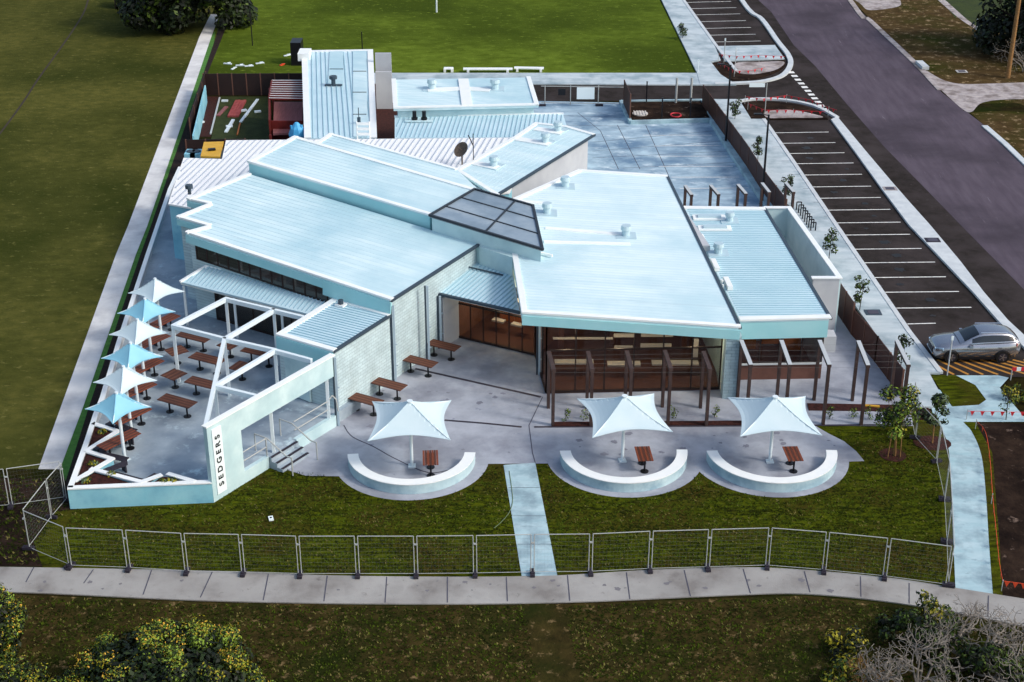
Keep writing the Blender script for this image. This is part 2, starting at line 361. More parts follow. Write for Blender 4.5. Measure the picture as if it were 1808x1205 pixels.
structure('verge_soil', [(1715, 748), (1900, 748), (1900, 1070), (1760, 1050), (1752, 940), (1746, 850)], .008, M['soil'])
structure('verge_grass', [(1700, 746), (1722, 746), (1752, 800), (1764, 950), (1770, 1052), (1752, 1052), (1746, 960), (1741, 880), (1733, 807)], .012, M['lawn'])
structure('verge_grass', [(1766, 686), (1782, 668), (1900, 668), (1900, 746), (1814, 744)], .012, M['ground'])
# asphalt, old road, far verge
structure('asphalt', [(1150, -330), (1235, -330), (1338, 0), (1402, 81), (1493, 182), (1563, 262), (1698, 400), (1808, 512), (2000, 700), (1980, 668), (1660, 664), (1590, 560), (1340, 212), (1310, 190), (1300, 182), (930, 180), (930, 146), (1270, 146), (1200, 0)][:0] + [(1040, -330), (1350, -330), (1560, 262 - 60), (1820, 500), (1990, 660), (1990, 667), (1650, 666), (1580, 560), (1330, 210), (1300, 178), (936, 179), (936, 146), (1268, 146), (1195, 0)], .010, M['asph'])
structure('road', [(1168, -330), (1338, 0), (1362, 22), (1402, 81), (1440, 118), (1493, 182), (1563, 262), (1630, 330), (1698, 400), (1808, 512), (1960, 668), (2400, 668), (1808, 284), (1738, 222), (1664, 165), (1614, 111), (1536, 37), (1500, 0), (1280, -330)], .018, M['road'])
structure('far_verge', [(1288, -330), (1503, 0), (1540, 37), (1620, 111), (1670, 160), (1740, 224), (1812, 288), (2600, 660), (2600, -330)], .012, M['verge'])
structure('far_lawn', smooth_line([(1400, -330), (1660, 0), (1690, 28), (1725, 52), (1770, 58), (1900, 60)]) + [(2200, -330)], .018, mat('dark grass', '27330F', '364212', .8, .95, .5))
structure('far_lawn_edge', smooth_line([(1655, 0), (1680, 22), (1700, 38), (1725, 54)]) + smooth_line([(1730, 52), (1706, 34), (1688, 18), (1668, 0)]), .024, M['gravel'])
structure('dirt_driveway', smooth_line([(1618, 112), (1640, 128), (1668, 143), (1700, 149), (1760, 148), (1900, 143)]) + smooth_line([(1900, 178), (1790, 176), (1735, 182), (1716, 198), (1700, 194), (1664, 162)]), .024, M['gravel'])
structure('gravel_patch', smooth_line([(1508, 0), (1520, 8), (1532, 18), (1560, 17), (1590, 10), (1585, -6)]) + [(1500, -10)], .022, M['gravel'])
structure('gravel_patch', smooth_line([(1700, 196), (1722, 186), (1760, 183), (1800, 184), (1820, 198), (1770, 197), (1715, 199)]), .020, M['ground'])
def strip(name, px, wd, ht, m, z0=0, smooth=True, kind='structure', k=5):
    pts = smooth_line(px, k) if smooth and len(px) > 2 else px
    mb = MB(); W = [P(a, b) for a, b in pts]
    L, Rr = [], []
    for i, p in enumerate(W):
        a = W[max(0, i - 1)]; b = W[min(len(W) - 1, i + 1)]; d = Vector((b.x - a.x, b.y - a.y, 0)).normalized(); n = Vector((-d.y, d.x, 0)) * wd / 2
        L.append(p + n); Rr.append(p - n)
    T = [Vector((q.x, q.y, z0 + ht)) for q in L + Rr[::-1]]
    mb.prism(T, zb=z0)
    return tag(mb.build(name, m), kind=kind)
strip('road_kerb', [(1280, -330), (1500, 0), (1536, 37), (1614, 111), (1660, 160)], .5, .06, M['gravel'], .01)
strip('road_kerb', [(1738, 224), (1775, 256), (1812, 292), (1900, 372)], .45, .10, M['kerb'], .01, False)
# footpath beside the car park
structure('footpath', [(1040, -330), (1110, -130), (1167, 0), (1230, 130), (1236, 152), (1255, 152), (1300, 152), (1272, 134), (1255, 112), (1272, 108), (1262, 84), (1203, 0), (1130, -130), (1075, -330)], .13, M['pathr'], thick=.13)
structure('footpath', [(1262, 178), (1312, 178), (1308, 184), (1326, 213), (1348, 213), (1400, 288), (1470, 392), (1545, 502), (1605, 590), (1660, 662), (1640, 662), (1672, 722), (1600, 722), (1590, 660), (1545, 592), (1500, 530), (1478, 492), (1435, 430), (1393, 366), (1345, 330), (1310, 262), (1262, 212), (1240, 178)], .13, M['pathr'], thick=.13)
strip('kerb', [(1348, 213), (1400, 288), (1470, 392), (1545, 502), (1605, 590), (1660, 661)], .28, .15, M['kerb'], .01, False)
strip('kerb', [(1205, 0), (1262, 80), (1300, 128)], .28, .15, M['kerb'], .01, False)
strip('kerb', [(1205, 0), (1180, -40), (1040, -260)], .28, .15, M['kerb'], .01, False)
structure('median_strip', [(1467, 214), (1510, 272), (1556, 336), (1604, 400), (1665, 464), (1718, 520), (1761, 569), (1812, 622), (1860, 662), (1892, 662), (1836, 622), (1779, 569), (1737, 520), (1696, 466), (1641, 400), (1607, 362), (1573, 323), (1525, 266), (1478, 209)], .14, M['kerb'], thick=.14)
structure('garden_bed', smooth_line([(1255, 113), (1272, 134), (1297, 143), (1345, 138), (1382, 122), (1386, 108)]) + [(1300, 112)], .10, M['soil'], thick=.1)
structure('garden_bed', [(1311, 184)] + smooth_line([(1334, 181), (1388, 184), (1430, 193), (1462, 212)]) + [(1326, 213)], .10, M['soil'], thick=.1)
strip('kerb', [(1262, 150), (1300, 149), (1345, 146), (1380, 136), (1395, 118), (1392, 100), (1372, 74), (1345, 36), (1308, 0), (1200, -190)], .45, .15, M['kerb'], .01)
strip('kerb', [(1300, 182), (1334, 177), (1388, 179), (1440, 190), (1478, 210)], .35, .15, M['kerb'], .01)
structure('concrete_pad', [(1265, 84), (1368, 82), (1385, 106), (1280, 110)], .12, M['pathr'], thick=.1)
structure('gravel_patch', smooth_line([(1300, 114), (1345, 112), (1384, 112), (1370, 126), (1330, 134), (1300, 130)], closed=True), .13, M['gravel'])
structure('gravel_patch', smooth_line([(1352, 200), (1395, 197), (1442, 206), (1450, 211), (1400, 211), (1356, 211)], closed=True), .13, M['gravel'])
structure('back_path', [(655, 131), (1240, 131), (1262, 150), (1262, 152), (655, 149)], .10, M['pathr'], thick=.1)
structure('service_drive', [(560, 149), (940, 149), (940, 182), (560, 182)], .012, M['asph'])
structure('courtyard', [(930, 179), (1095, 182), (1240, 182), (1262, 222), (1345, 346), (1395, 400), (1300, 440), (900, 440), (900, 200)], .03, M['court'], thick=.04)
strip('field_track', [(-60, 310), (0, 236), (40, 182), (66, 142), (100, 95), (130, 52), (150, 18), (160, -20)], .16, .006, M['barkd'], .004)
def blots(name, spots, z, m):
    mb = MB(); rg6 = random.Random(len(spots))
    for k, (x, y, r) in enumerate(spots):
        c = P(x, y); n = 14; rr = [r * rg6.uniform(.6, 1.2) for _ in range(n)]
        mb.sheet([Vector((c.x + rr[i] * math.cos(6.283 * i / n), c.y + rr[i] * .9 * math.sin(6.283 * i / n), z + .0004 * k)) for i in range(n)])
    return tag(mb.build(name, m), kind='structure')
rg7 = random.Random(9)
blots('oil_stains', [(1352 + (y - 213) * .696 + rg7.uniform(30, 90), y, rg7.uniform(.15, .4)) for y in (244, 262, 280, 299, 319, 340, 360, 382, 404, 428, 452, 477, 503, 530, 558)], .0145, mat('oil stain', '1E1B1A', rough=.5))
blots('concrete_stains', [(rg7.uniform(620, 900), rg7.uniform(690, 800), rg7.uniform(.05, .22)) for _ in range(16)] + [(rg7.uniform(980, 1480), rg7.uniform(765, 805), rg7.uniform(.05, .2)) for _ in range(22)], .0235, mat('concrete stain', '7C7E8A', rough=.8))
blots('path_stains', [(rg7.uniform(60, 1500), rg7.uniform(1026, 1046), rg7.uniform(.04, .16)) for _ in range(26)], .0515, mat('path stain', '747276', rough=.8))
# painted markings
def marks(name, segs, wd, m, z):
    mb = MB()
    for a, b in segs:
        p, q = P(*a), P(*b); d = (q - p).normalized(); n = Vector((-d.y, d.x, 0)) * wd / 2
        mb.sheet([Vector((v.x, v.y, z)) for v in (p - n, q - n, q + n, p + n)])
    return tag(mb.build(name, m), kind='structure')
lot = []
ys = [234.4, 253, 271, 289, 309, 330, 350, 371, 393.5, 415, 440, 464, 490, 516, 544, 572]
x1 = [1463, 1475, 1491, 1507, 1522, 1538, 1555, 1572, 1590, 1607, 1627, 1651, 1670, 1693, 1715, 1652]
for y, xe in zip(ys, x1):
    xs_ = 1352 + (y - 213) * (1660 - 1348) / (661 - 213)
    lot.append(((xs_, y + .8), (xe, y - .6)))
for x0, y, xe in ((1207, 4, 1291), (1216, 15, 1300), (1223, 26, 1307), (1232, 38, 1317), (1238, 50, 1326), (1246, 62, 1334), (1254, 74, 1343), (1200, -6, 1284), (1193, -15, 1276), (1185, -25, 1268)):
    lot.append(((x0, y + 1), (xe, y - 1)))
marks('parking_lines', lot, .10, M['line'], .016)
marks('give_way_line', [((1397 + i * 5.9 - 1.6, 128.5 + i * 6.55 - 1.7), (1397 + i * 5.9 + 1.6, 128.5 + i * 6.55 + 1.7)) for i in range(11)], .5, M['line'], .024)
marks('hatch_lines', [((1655 + i * 19, 636), (1700 + i * 26 + 10, 662)) for i in range(-1, 9)] , .16, M['lineo'], .016)
marks('courtyard_lines', [((1135, 240), (1257, 240)), ((1155, 259), (1272, 258)), ((1160, 277), (1285, 277)), ((1163, 295), (1294, 295)), ((1185, 314), (1305, 314)), ((1200, 334), (1322, 333))], .09, M['line'], .038)
cj = [((975, 205), (1098, 208)), ((1000, 222), (1110, 224)), ((1048, 252), (1262, 232)), ((1046, 268), (1275, 250)), ((1046, 280), (1284, 268)), ((1100, 298), (1296, 288)), ((1060, 232), (1092, 300)), ((1090, 222), (1130, 300)), ((1020, 200), (1060, 232)), ((1140, 222), (1180, 310))]
marks('courtyard_joints', cj, .05, M['joint'], .034)
marks('footpath_joints', [((1326 + i * 18.3, 214 + i * 24.5), (1352 + i * 17.2, 214 + i * 24.5)) for i in range(1, 18)], .035, M['joint'], .134)
marks('side_path_joints', [((a, b), (c_, b)) for a, b, c_ in ((898, 862, 953), (906, 912, 962), (914, 962, 973))], .03, M['joint'], .026)
# plaza
structure('plaza', [(470, 830), (485, 824), (540, 841), (600, 842), (862, 820), (1500, 816), (1526, 815), (1512, 798), (1490, 780), (1462, 766), (1440, 753), (1612, 753), (1600, 690), (1545, 640), (1503, 592), (1475, 550), (1440, 480), (900, 500), (775, 600), (597, 700), (480, 790)], .020, M['conc'])
APRONS = []
for ai, arc in enumerate((((598, 841), (727, 884), (862, 820)), ((967, 818), (1100, 879), (1235, 833)), ((1240, 838), (1372, 879), (1499, 816)))):
    c_, r_ = circle3(*[P(*q) for q in arc]); APRONS.append((c_.x, c_.y, r_ + .06))
    mb = MB(); mb.prism([Vector((c_.x + r_ * math.cos(t * math.pi / 32), c_.y + r_ * math.sin(t * math.pi / 32), .010 + .003 * ai)) for t in range(64)], zb=-.05)
    tag(mb.build('paved_apron', M['conc']), kind='structure')
def line3(name, pts, wd, m, z):
    mb = MB()
    W = [P(*q) for q in pts]
    for p, q in zip(W, W[1:]):
        mb.beam((p.x, p.y, z), (q.x, q.y, z), wd, .008)
    return tag(mb.build(name, m), kind='structure')
line3('drain_channel', [(733, 652), (955, 702)], .16, M['drain'], .026)
line3('drain_channel', [(785, 743), (850, 748), (921, 755)], .14, M['drain'], .026)
line3('drain_channel', [(943, 755), (1300, 753), (1608, 751)], .14, M['drain'], .026)
line3('paving_joint', smooth_line([(607, 752), (622, 772), (660, 790), (700, 812), (755, 835), (800, 830), (820, 828)]), .05, M['joint'], .026)
line3('paving_joint', [(958, 702), (934, 752), (940, 800), (945, 818)], .04, M['joint'], .026)
structure('garden_bed', [(1425, 714), (1600, 717), (1606, 728), (1428, 726)], .06, M['mulch'], thick=.05)
structure('garden_bed', [(975, 747), (1420, 744), (1420, 751), (975, 754)], .06, M['mulch'], thick=.05)
structure('garden_bed', [(1590, 622), (1604, 645), (1625, 690), (1648, 742), (1625, 742), (1606, 700), (1590, 665)], .06, M['mulch'], thick=.05)

# ================================================================= HOTEL BUILDING
hotel = thing('hotel_building', 'large white tavern building with pale angular metal roofs, skylight and glazed front rooms', 'building', P(860, 560))
def wing(px, zf, zb, wm, ov=.15, th=.14, rib=None, roofm='roof', ribm='rib', parent=hotel, trim=None, tw=.28, rlabel=None, wall=True, gut=None, wlabel=None):
    """one roof plane with its walls below; px outline in the photo, zf a height or plane"""
    pts = [zf.on(*q) if isinstance(zf, Pl) else P(q[0], q[1], zf) for q in px]
    mb = MB(); mb.prism(pts, th=th)
    if rib:
        mb.m = 1; ribs(mb, inset(pts, .12), rib[0], rib[1], *rib[2:])
    r = mb.build('roof', [M[roofm], M[ribm]], parent)
    if rlabel: r['label'] = rlabel
    if trim is not None:
        n = len(pts)
        for i in (range(n) if trim == 'all' else trim):
            t = MB(); a, b = pts[i], pts[(i + 1) % n]; d = (b - a).normalized(); up = Vector((0, 0, 1)); sdv = d.cross(up)
            A = sum(pts[k].x * pts[(k + 1) % n].y - pts[(k + 1) % n].x * pts[k].y for k in range(n)); sg = -1 if A > 0 else 1
            o_ = sdv * sg * (tw / 2 - .03)
            t.beam(a + o_ + up * (.03 + .003 * (i % 2)), b + o_ + up * (.03 + .003 * (i % 2)), tw, .09, ext=.03)
            t.build('roof_trim', M['trim'], r)
    if gut:
        g = MB(); n = len(pts)
        for i in gut:
            a, b = pts[i], pts[(i + 1) % n]; g.beam(a + Vector((0, 0, -.02)), b + Vector((0, 0, -.02)), .16, .13)
        g.build('gutter', M['gut'], r)
    if wall:
        w_ = MB(); ip = inset(pts, ov); zz = plane_of(pts)
        w_.prism([Vector((p.x, p.y, zz(p.x, p.y) - th - .002)) for p in ip], zb=zb)
        wo = w_.build('wall', wm if not isinstance(wm, str) else M[wm], parent)
        if wlabel: wo['label'] = wlabel
    return pts, r
# --- left dining wing, saw-toothed left side
PA = Pl((690, 531, 4.6), (845, 432, 4.6), (328, 411, 5.4))
ptsA, rA = wing([(845, 432), (690, 531), (328, 411), (368, 400), (312, 384), (369, 361), (330, 352), (438, 307)], PA, 0, 'brick', ov=.12, th=.12, rib=(R(-29), .42, .03, .008), trim=[1, 2, 3, 4, 5, 6], gut=[0], rlabel='broad pale roof with saw-toothed left edge')
# fascia below the front edge
fb = MB(); a, b = ptsA[1], ptsA[2]
mid = a.lerp(b, .315)
fb.beam(a + Vector((0, 0, -.50)), mid + Vector((0, 0, -.50)), .12, .84)
fb.beam(mid + Vector((0, 0, -.33)), b + Vector((0, 0, -.33)), .12, .44)
for i, j in ((2, 3), (3, 4), (4, 5), (5, 6)):
    fb.beam(ptsA[i] + Vector((0, 0, -.28)), ptsA[j] + Vector((0, 0, -.28)), .08, .32)
fb.build('fascia', M['fascia'], hotel)
# clerestory windows band under the fascia
dirF = (b - a).normalized(); nF = Vector((dirF.y, -dirF.x, 0)).normalized()
if nF.y > 0: nF = -nF
wa = a + dirF * (a - b).length * .30; wb = a + dirF * (a - b).length * .955
base_w = MB(); base_w.beam(Vector((wa.x, wa.y, wa.z - .95)) - nF * .10, Vector((wb.x, wb.y, wb.z - .95)) - nF * .10, .14, .86)
hw = base_w.build('window', M['glassd'], hotel)
fr = MB(); nW = 12
for i in range(nW + 1):
    p = wa.lerp(wb, i / nW) - nF * .04; fr.beam((p.x, p.y, p.z - 1.38), (p.x, p.y, p.z - .55), .07, .10)
fr.beam(Vector((wa.x, wa.y, wa.z - 1.36)) - nF * .04, Vector((wb.x, wb.y, wb.z - 1.36)) - nF * .04, .08, .07)
fr.build('frame', M['frame'], hw)
# --- raised clerestory roof
PB = Pl((437, 286, 6.2), (759, 381, 5.55), (520, 242, 6.2))
wing([(437, 286), (759, 381), (838, 335), (520, 242)], PB, 4.2, 'fascia', ov=.05, th=.10, rib=(R(-29), .42, .03, .008), trim=[0, 2, 3], tw=.3, rlabel='raised long narrow roof behind the saw-toothed one')
PCp = Pl((545, 262, 5.5), (583, 237, 5.5), (800, 300, 5.0))
wing([(545, 262), (830, 352), (852, 342), (806, 299), (583, 237)], PCp, 3.2, 'fascia', ov=.05, th=.10, rib=(R(-29), .42, .03, .008), roofm='roof', trim=[3, 4], tw=.25)
# --- rear right wing (D)
ptsD, rD = wing([(804, 301), (875, 346), (1050, 238), (1001, 224), (945, 218), (908, 243)], 4.3, 0, 'wallg', ov=.35, th=.12, rib=(R(60), .42, .03, .008), trim=[0, 2, 3, 4, 5], tw=.3, gut=[1], rlabel='flat roof of the rear right wing with three vents')
# low white corrugated roofs at the back
wing([(297, 360), (324, 279), (392, 281), (399, 248), (940, 243), (900, 340), (450, 385), (330, 366)], 4.1, 0, 'wallb', ov=.06, th=.10, rib=(R(80), .38, .14, .05), roofm='roofw', ribm='ribw', rlabel='low old white corrugated roof at the back left')
wing([(697, 244), (697, 206), (994, 201), (1001, 224), (908, 243)], 3.85, 0, 'wall', ov=.05, th=.10, rib=(R(86), .30, .10, .04), roofm='roofc', ribm='ribc', trim=[1], tw=.2)
# flue box on the low corrugated roof
def flashbox(px, z, sz, parent, rz=0, name='roof_vent'):
    p = P(px[0], px[1], z); mb = MB(); mb.box((p.x, p.y, z + .02), (sz * 1.9, sz * 1.6, .06), rz)
    mb.tube((p.x, p.y, z), (p.x, p.y, z + sz * .6), sz * .38, 12); mb.tube((p.x, p.y, z + sz * .6), (p.x, p.y, z + sz * .68), sz * .3, 12)
    mb.tube((p.x, p.y, z + sz * .68), (p.x, p.y, z + sz * 1.05), sz * .52, 12, r2=sz * .45)
    return mb.build(name, M['vent'], parent, smooth=False)
def pad(px1, px2, z, wd, parent):
    p, q = P(px1[0], px1[1], z), P(px2[0], px2[1], z); mb = MB(); mb.beam((p.x, p.y, z + .03), (q.x, q.y, z + .03), wd, .05)
    return mb.build('flashing', M['trim'], parent)
for v, t in (((985, 232), (945, 228)), ((963, 252), (912, 246)), ((872, 294), (838, 289))):
    flashbox(v, 4.3, .62, rD, R(60)); pad(t, (v[0] + 8, v[1] + 4), 4.3, .7, rD)
# satellite dish on the rear roof
dish = MB(); dp = P(816, 291, 4.1)
dish.tube(dp, dp + Vector((0, 0, .8)), .05)
dc = dp + Vector((0, 0, .95)); ax = Vector((-.5, -.5, .6)).normalized(); e1 = ax.cross(Vector((0, 0, 1))).normalized(); e2 = ax.cross(e1)
for r0, r1, h0, h1 in ((0.02, .3, 0, .04), (.3, .52, .04, .13)):
    for k in range(16):
        t0, t1 = 2 * math.pi * k / 16, 2 * math.pi * (k + 1) / 16
        q = [dc + (e1 * math.cos(t) + e2 * math.sin(t)) * r + ax * h for t, r, h in ((t0, r0, h0), (t1, r0, h0), (t1, r1, h1), (t0, r1, h1))]
        dish.add(q, [[0, 1, 2, 3]]); dish.add([v - ax * .02 for v in q], [[3, 2, 1, 0]])
dish.tube(dc, dc + ax * .5, .02, 5)
dish.build('satellite_dish', mat('dish brown', '4A4038', '6A5C50', 8, .7), hotel)
am = MB(); p = P(836, 290, 4.1); am.tube(p, p + Vector((0, 0, 2.0)), .03, 6)
am.tube(p + Vector((-.3, 0, 1.9)), p + Vector((0, 0, 1.2)), .035, 5); am.build('mast', M['black'], hotel)
p_ = PA.on(335, 343); mb = MB(); mb.tube(p_, p_ + Vector((0, 0, .45)), .10, 10); mb.tube(p_ + Vector((0, 0, .35)), p_ + Vector((0, 0, .55)), .22, 10); mb.build('flue', M['gut'], hotel)

# --- skylight
PS = Pl((838, 336, 5.9), (940, 364, 5.75), (958, 442, 5.35))
PS2 = [P(759, 381, 5.6), P(838, 335, 5.6), P(941, 364, 5.3), P(958, 441, 5.05)]
PSx = Pl((759, 381, 5.7), (838, 335, 5.75), (958, 441, 5.2))
sk = [PSx.on(*q) for q in ((759, 381), (838, 335), (941, 364), (958, 441))]
mb = MB(); mb.prism(sk, th=.12); sko = mb.build('skylight', M['skyl'], hotel)
mb = MB()
for i in range(4): mb.beam(sk[i] + Vector((0, 0, .02)), sk[(i + 1) % 4] + Vector((0, 0, .02)), .14, .12, ext=.05)
m1 = sk[1].lerp(sk[2], .66); m0 = sk[0].lerp(sk[3], .5)
mb.beam(m0 + Vector((0, 0, .02)), sk[1].lerp(sk[2], .70) + Vector((0, 0, .02)), .10, .06)
for t in (.34, .68):
    mb.beam(sk[0].lerp(sk[1], t) + Vector((0, 0, .02)), sk[3].lerp(sk[2], t) + Vector((0, 0, .025)), .06, .05)
mb.build('skylight_frame', M['skyf'], sko)
mb = MB(); ip = inset(sk, .08); mb.prism([v - Vector((0, 0, .125)) for v in ip], zb=2.6); mb.build('wall', M['wall'], hotel)

# --- right dining wing with the glazed front (F)
PF = Pl((922, 553, 4.5), (1307, 579, 4.0), (1178, 311, 4.0))
ptsF, rF = wing([(922, 553), (1307, 579), (1178, 311), (1022, 301), (907, 352), (938, 440), (903, 437)], PF, 0, 'wall', th=.12, rib=(R(-3), .34, .03, .008), trim=[0, 2, 3, 4, 6], tw=.30, gut=[1], roofm='roofr', wall=False, rlabel='big pale roof over the glazed dining room')
def seg(mb, a, b, z0, z1, t):
    mb.beam((a.x, a.y, (z0 + z1) / 2), (b.x, b.y, (z0 + z1) / 2), t, z1 - z0)
f = MB(); n0 = ptsF[0]; n1 = ptsF[1]
f.beam(n0 + Vector((0, -.02, -.38)), n1 + Vector((0, -.02, -.38)), .10, .50); f.build('fascia', M['fascia'], hotel)
f = MB(); f.beam(ptsF[6] + Vector((.05, 0, -.38)), ptsF[0] + Vector((.05, 0, -.38)), .08, .48); f.build('fascia', M['wall'], hotel)
gl, gr = P(964, 696), P(1269, 689); lb = P(945, 629)
# back and side walls, interior
brf = P(1178, 311, 4.0); 
wl = MB()
back = [Vector((lb.x, lb.y, 0)), Vector((1.0, 77.5, 0)), Vector((10.2, 77.0, 0)), Vector((11.25, 68.6, 0))]
seg(wl, back[1], back[2], 0, 3.85, .2); wl.build('wall', M['intw'], hotel)
wl = MB(); _fi = inset(ptsF, .28); seg(wl, _fi[1], _fi[1].lerp(_fi[2], .62), 0, 3.84, .16); wl.build('wall', M['wall'], hotel)
wl = MB()
_in = inset(ptsF, .3)
top = [Vector((v.x, v.y, PF.z(v.x, v.y) - .13)) for v in (_in[2], _in[3], _in[4], Vector((_in[5].x, max(_in[5].y, 77.6), 0)), Vector((11.0, 77.6, 0)))]
wl.prism(top, zb=0); wl.build('wall', M['wallg'], hotel)
fl = MB(); fl.prism([Vector((v.x, v.y, .05)) for v in (gl, gr, Vector((10.9, 77, 0)), Vector((1.0, 77.5, 0)), lb)], zb=0); fl.build('floor', M['intf'], hotel)
# pillars of the pavilion front
pl = MB(); p1 = P(1276, 706); p2 = P(1301, 704)
pl.box(((p1.x + p2.x) / 2 , (p1.y + p2.y) / 2 + .35, 1.75), (.75, .7, 3.5)); pl.build('pillar', M['brickf'], hotel)
def zF(p): return PF.z(p.x, p.y) - .5
def glaze(parent, p, q, z0, zt, nm, label=None, rails=(), fw=.07, gm='glass'):
    """glazed wall from p to q: a pane sheet and its frame of mullions"""
    mb = MB(); d = (q - p).normalized(); n = Vector((-d.y, d.x, 0)) * .02
    za, zb_ = (zt(p), zt(q)) if callable(zt) else (zt, zt)
    vs = [Vector((v.x, v.y, z)) + k * n for k in (-1, 1) for v, z in ((p, z0), (q, z0), (q, zb_), (p, za))]
    mb.add(vs, [[0, 1, 2, 3], [7, 6, 5, 4], [0, 4, 5, 1], [1, 5, 6, 2], [2, 6, 7, 3], [3, 7, 4, 0]])
    g = mb.build('window', M[gm], parent)
    if label: g['label'] = label
    fr = MB()
    for i in range(nm + 1):
        v = p.lerp(q, i / nm); z = za + (zb_ - za) * i / nm; fr.beam((v.x, v.y, z0), (v.x, v.y, z), fw, fw * 1.6)
    fr.beam((p.x, p.y, z0 + .05), (q.x, q.y, z0 + .05), fw * 1.5, .10); fr.beam((p.x, p.y, za - .05), (q.x, q.y, zb_ - .05), fw * 1.5, .10)
    for r in rails: fr.beam((p.x, p.y, r), (q.x, q.y, r), fw * 1.2, .08)
    fr.build('frame', M['frame'], g); return g
glaze(hotel, gl, gr, .08, zF, 6, 'wide glazed front of the right dining room', (2.45,))
glaze(hotel, lb, gl, .08, zF, 3)
def lamp_light(x, y, z, e):
    l = bpy.data.lights.new('lamp_light', 'POINT'); l.energy = e; l.color = (1, .78, .5); l.shadow_soft_size = .15
    o = bpy.data.objects.new('lamp_light', l); COL.objects.link(o); o.location = (x, y, z)
# pale inside fittings seen through the glass
it = MB()
for x0, x1_, y, z, hh in ((2.1, 5.2, 70.0, 1.86, .07), (5.25, 6.3, 70.0, 2.03, .16), (6.65, 8.3, 70.0, 2.06, .17), (6.65, 8.25, 70.05, 1.42, .2), (5.3, 6.25, 70.05, 1.36, .06), (9.3, 9.55, 69.4, 1.6, 1.0)):
    it.box(((x0 + x1_) / 2, y, z), (x1_ - x0, .14, hh))
for x0, x1_, y in ((2.2, 4.2, 69.4), (4.9, 6.6, 69.2), (7.2, 9.6, 69.3)): it.box(((x0 + x1_) / 2, y, .8), (x1_ - x0, .5, .08))
it.build('fittings', M['intp'], hotel)
it = MB()
for x, y in ((2.6, 72), (3.4, 75), (5.4, 73), (8.0, 74), (9.2, 72.5)): it.box((x, y, 1.6), (.3, .3, 3.0))
for x0, y in ((2.6, 74.5), (5.8, 74.8), (8.2, 75.2)): it.box((x0 + .8, y, .55), (2.0, .6, 1.0))
it.build('joinery', M['intf'], hotel)
for px_ in ((1000, 582), (1098, 586), (1230, 592)):
    mb = MB(); q = P(px_[0], px_[1], 3.4); q.y = min(q.y + 1.0, 75); mb.tube((q.x, q.y, 3.3), (q.x, q.y, 3.42), .16, 10); mb.tube((q.x, q.y, 3.42), (q.x, q.y, 3.9), .015, 4); mb.build('pendant_lamp', M['lamp'], hotel); lamp_light(q.x, q.y, 3.0, 70)
# left downpipes and white post at the pavilion corner
dpn = MB()
def downpipe(px, z0, z1, dark=True):
    p = P(px[0], px[1], z0); mb = MB(); mb.beam((p.x, p.y, z0), (p.x, p.y, z1), .09, .10); mb.m = 1
    mb.beam((p.x + .12, p.y - .01, z0), (p.x + .12, p.y - .01, z1), .11, .10)
    for z in (z0 + .9, z0 + 2.1): mb.box((p.x + .2, p.y, z), (.12, .06, .05))
    mb.build('downpipe', [M['gut'], M['pipe']], hotel)
downpipe((948, 662), 0, 4.0); downpipe((775, 616), 0, 3.1); downpipe((754, 641), .02, 4.45); downpipe((695, 673), .02, 4.3); downpipe((594, 752), .02, 3.75)
for fr_, pts_ in ((rA, ptsA),):
    pass
# roof F vents
for v in ((998, 330), (966, 377), (1105, 417)):
    z = PF.on(*v).z; flashbox(v, z, .6, rF)
for a_, b_ in (((963, 404), (1108, 416)), ((960, 428), (1113, 432)), ((912, 356), (962, 360))):
    p, q = PF.on(*a_), PF.on(*b_); mb = MB(); mb.beam(p + Vector((0, 0, .03)), q + Vector((0, 0, .03)), .32, .06); mb.build('flashing', M['trim'], rF)
p = PF.on(975, 450); mb = MB(); mb.beam(P(950, 446, p.z + .15), P(975, 452, p.z + .15), .12, .12); mb.build('rainhead', M['trim'], rF)

# --- far right service wing (G)
ptsG, rG = wing([(1307, 567), (1467, 563), (1350, 368), (1208, 366)], 3.5, 0, 'wall', th=.10, rib=(R(0), .27, .09, .035), roofm='roofc', ribm='ribc', trim=[0, 2], tw=.42, gut=[1], wall=False, rlabel='corrugated flat roof of the right service wing')
g1, g2 = P(1309, 672), P(1449, 669)
mb = MB(); mb.beam((11.45, ptsG[0].y + .06, 2.93), (ptsG[1].x - .1, ptsG[1].y + .04, 2.93), .08, .96); mb.build('fascia', M['fascia'], hotel)
mb = MB(); mb.prism([Vector((v[0], v[1], 3.39)) for v in ((11.3, 73.4), (15.6, 73.4), (14.6, 83.9), (10.4, 83.9))], zb=0); mb.build('wall', M['wallg'], hotel)
mb = MB(); mb.prism([Vector((v[0], v[1], .05)) for v in ((11.5, 68.9), (15.8, 69.1), (15.6, 73.4), (11.4, 73.4))], zb=0); mb.build('floor', M['intf'], hotel)
glaze(hotel, Vector((11.6, 68.95, 0)), Vector((15.85, 69.1, 0)), .9, 2.5, 4, 'glazed front of the service wing')
mb = MB(); mb.beam((11.6, 68.95, .45), (15.9, 69.1, .45), .12, .9); mb.build('wall', M['intf'], hotel)
mb = MB(); mb.beam((11.6, 68.88, .93), (15.9, 69.02, .93), .16, .07); mb.build('sill', M['timtop'], hotel)
mb = MB(); mb.beam((15.86, 69.1, 1.2), (15.75, 73.4, 1.2), .12, 2.4); mb.build('wall', M['wallg'], hotel)
mb = MB()
for x, y in ((12.3, 71), (13.6, 71.6), (14.6, 70.8)): mb.box((x, y, 1.2), (.9, .4, .7))
mb.box((13.4, 72.9, 1.7), (3.6, .2, 1.0)); mb.build('joinery', M['into'], hotel)
mb = MB(); pp = P(1437, 640)
for px_ in ((1436, 641), (1444, 641)):
    q = P(*px_); mb.beam((q.x, q.y - .1, .05), (q.x, q.y - .1, 2.9), .09, .09)
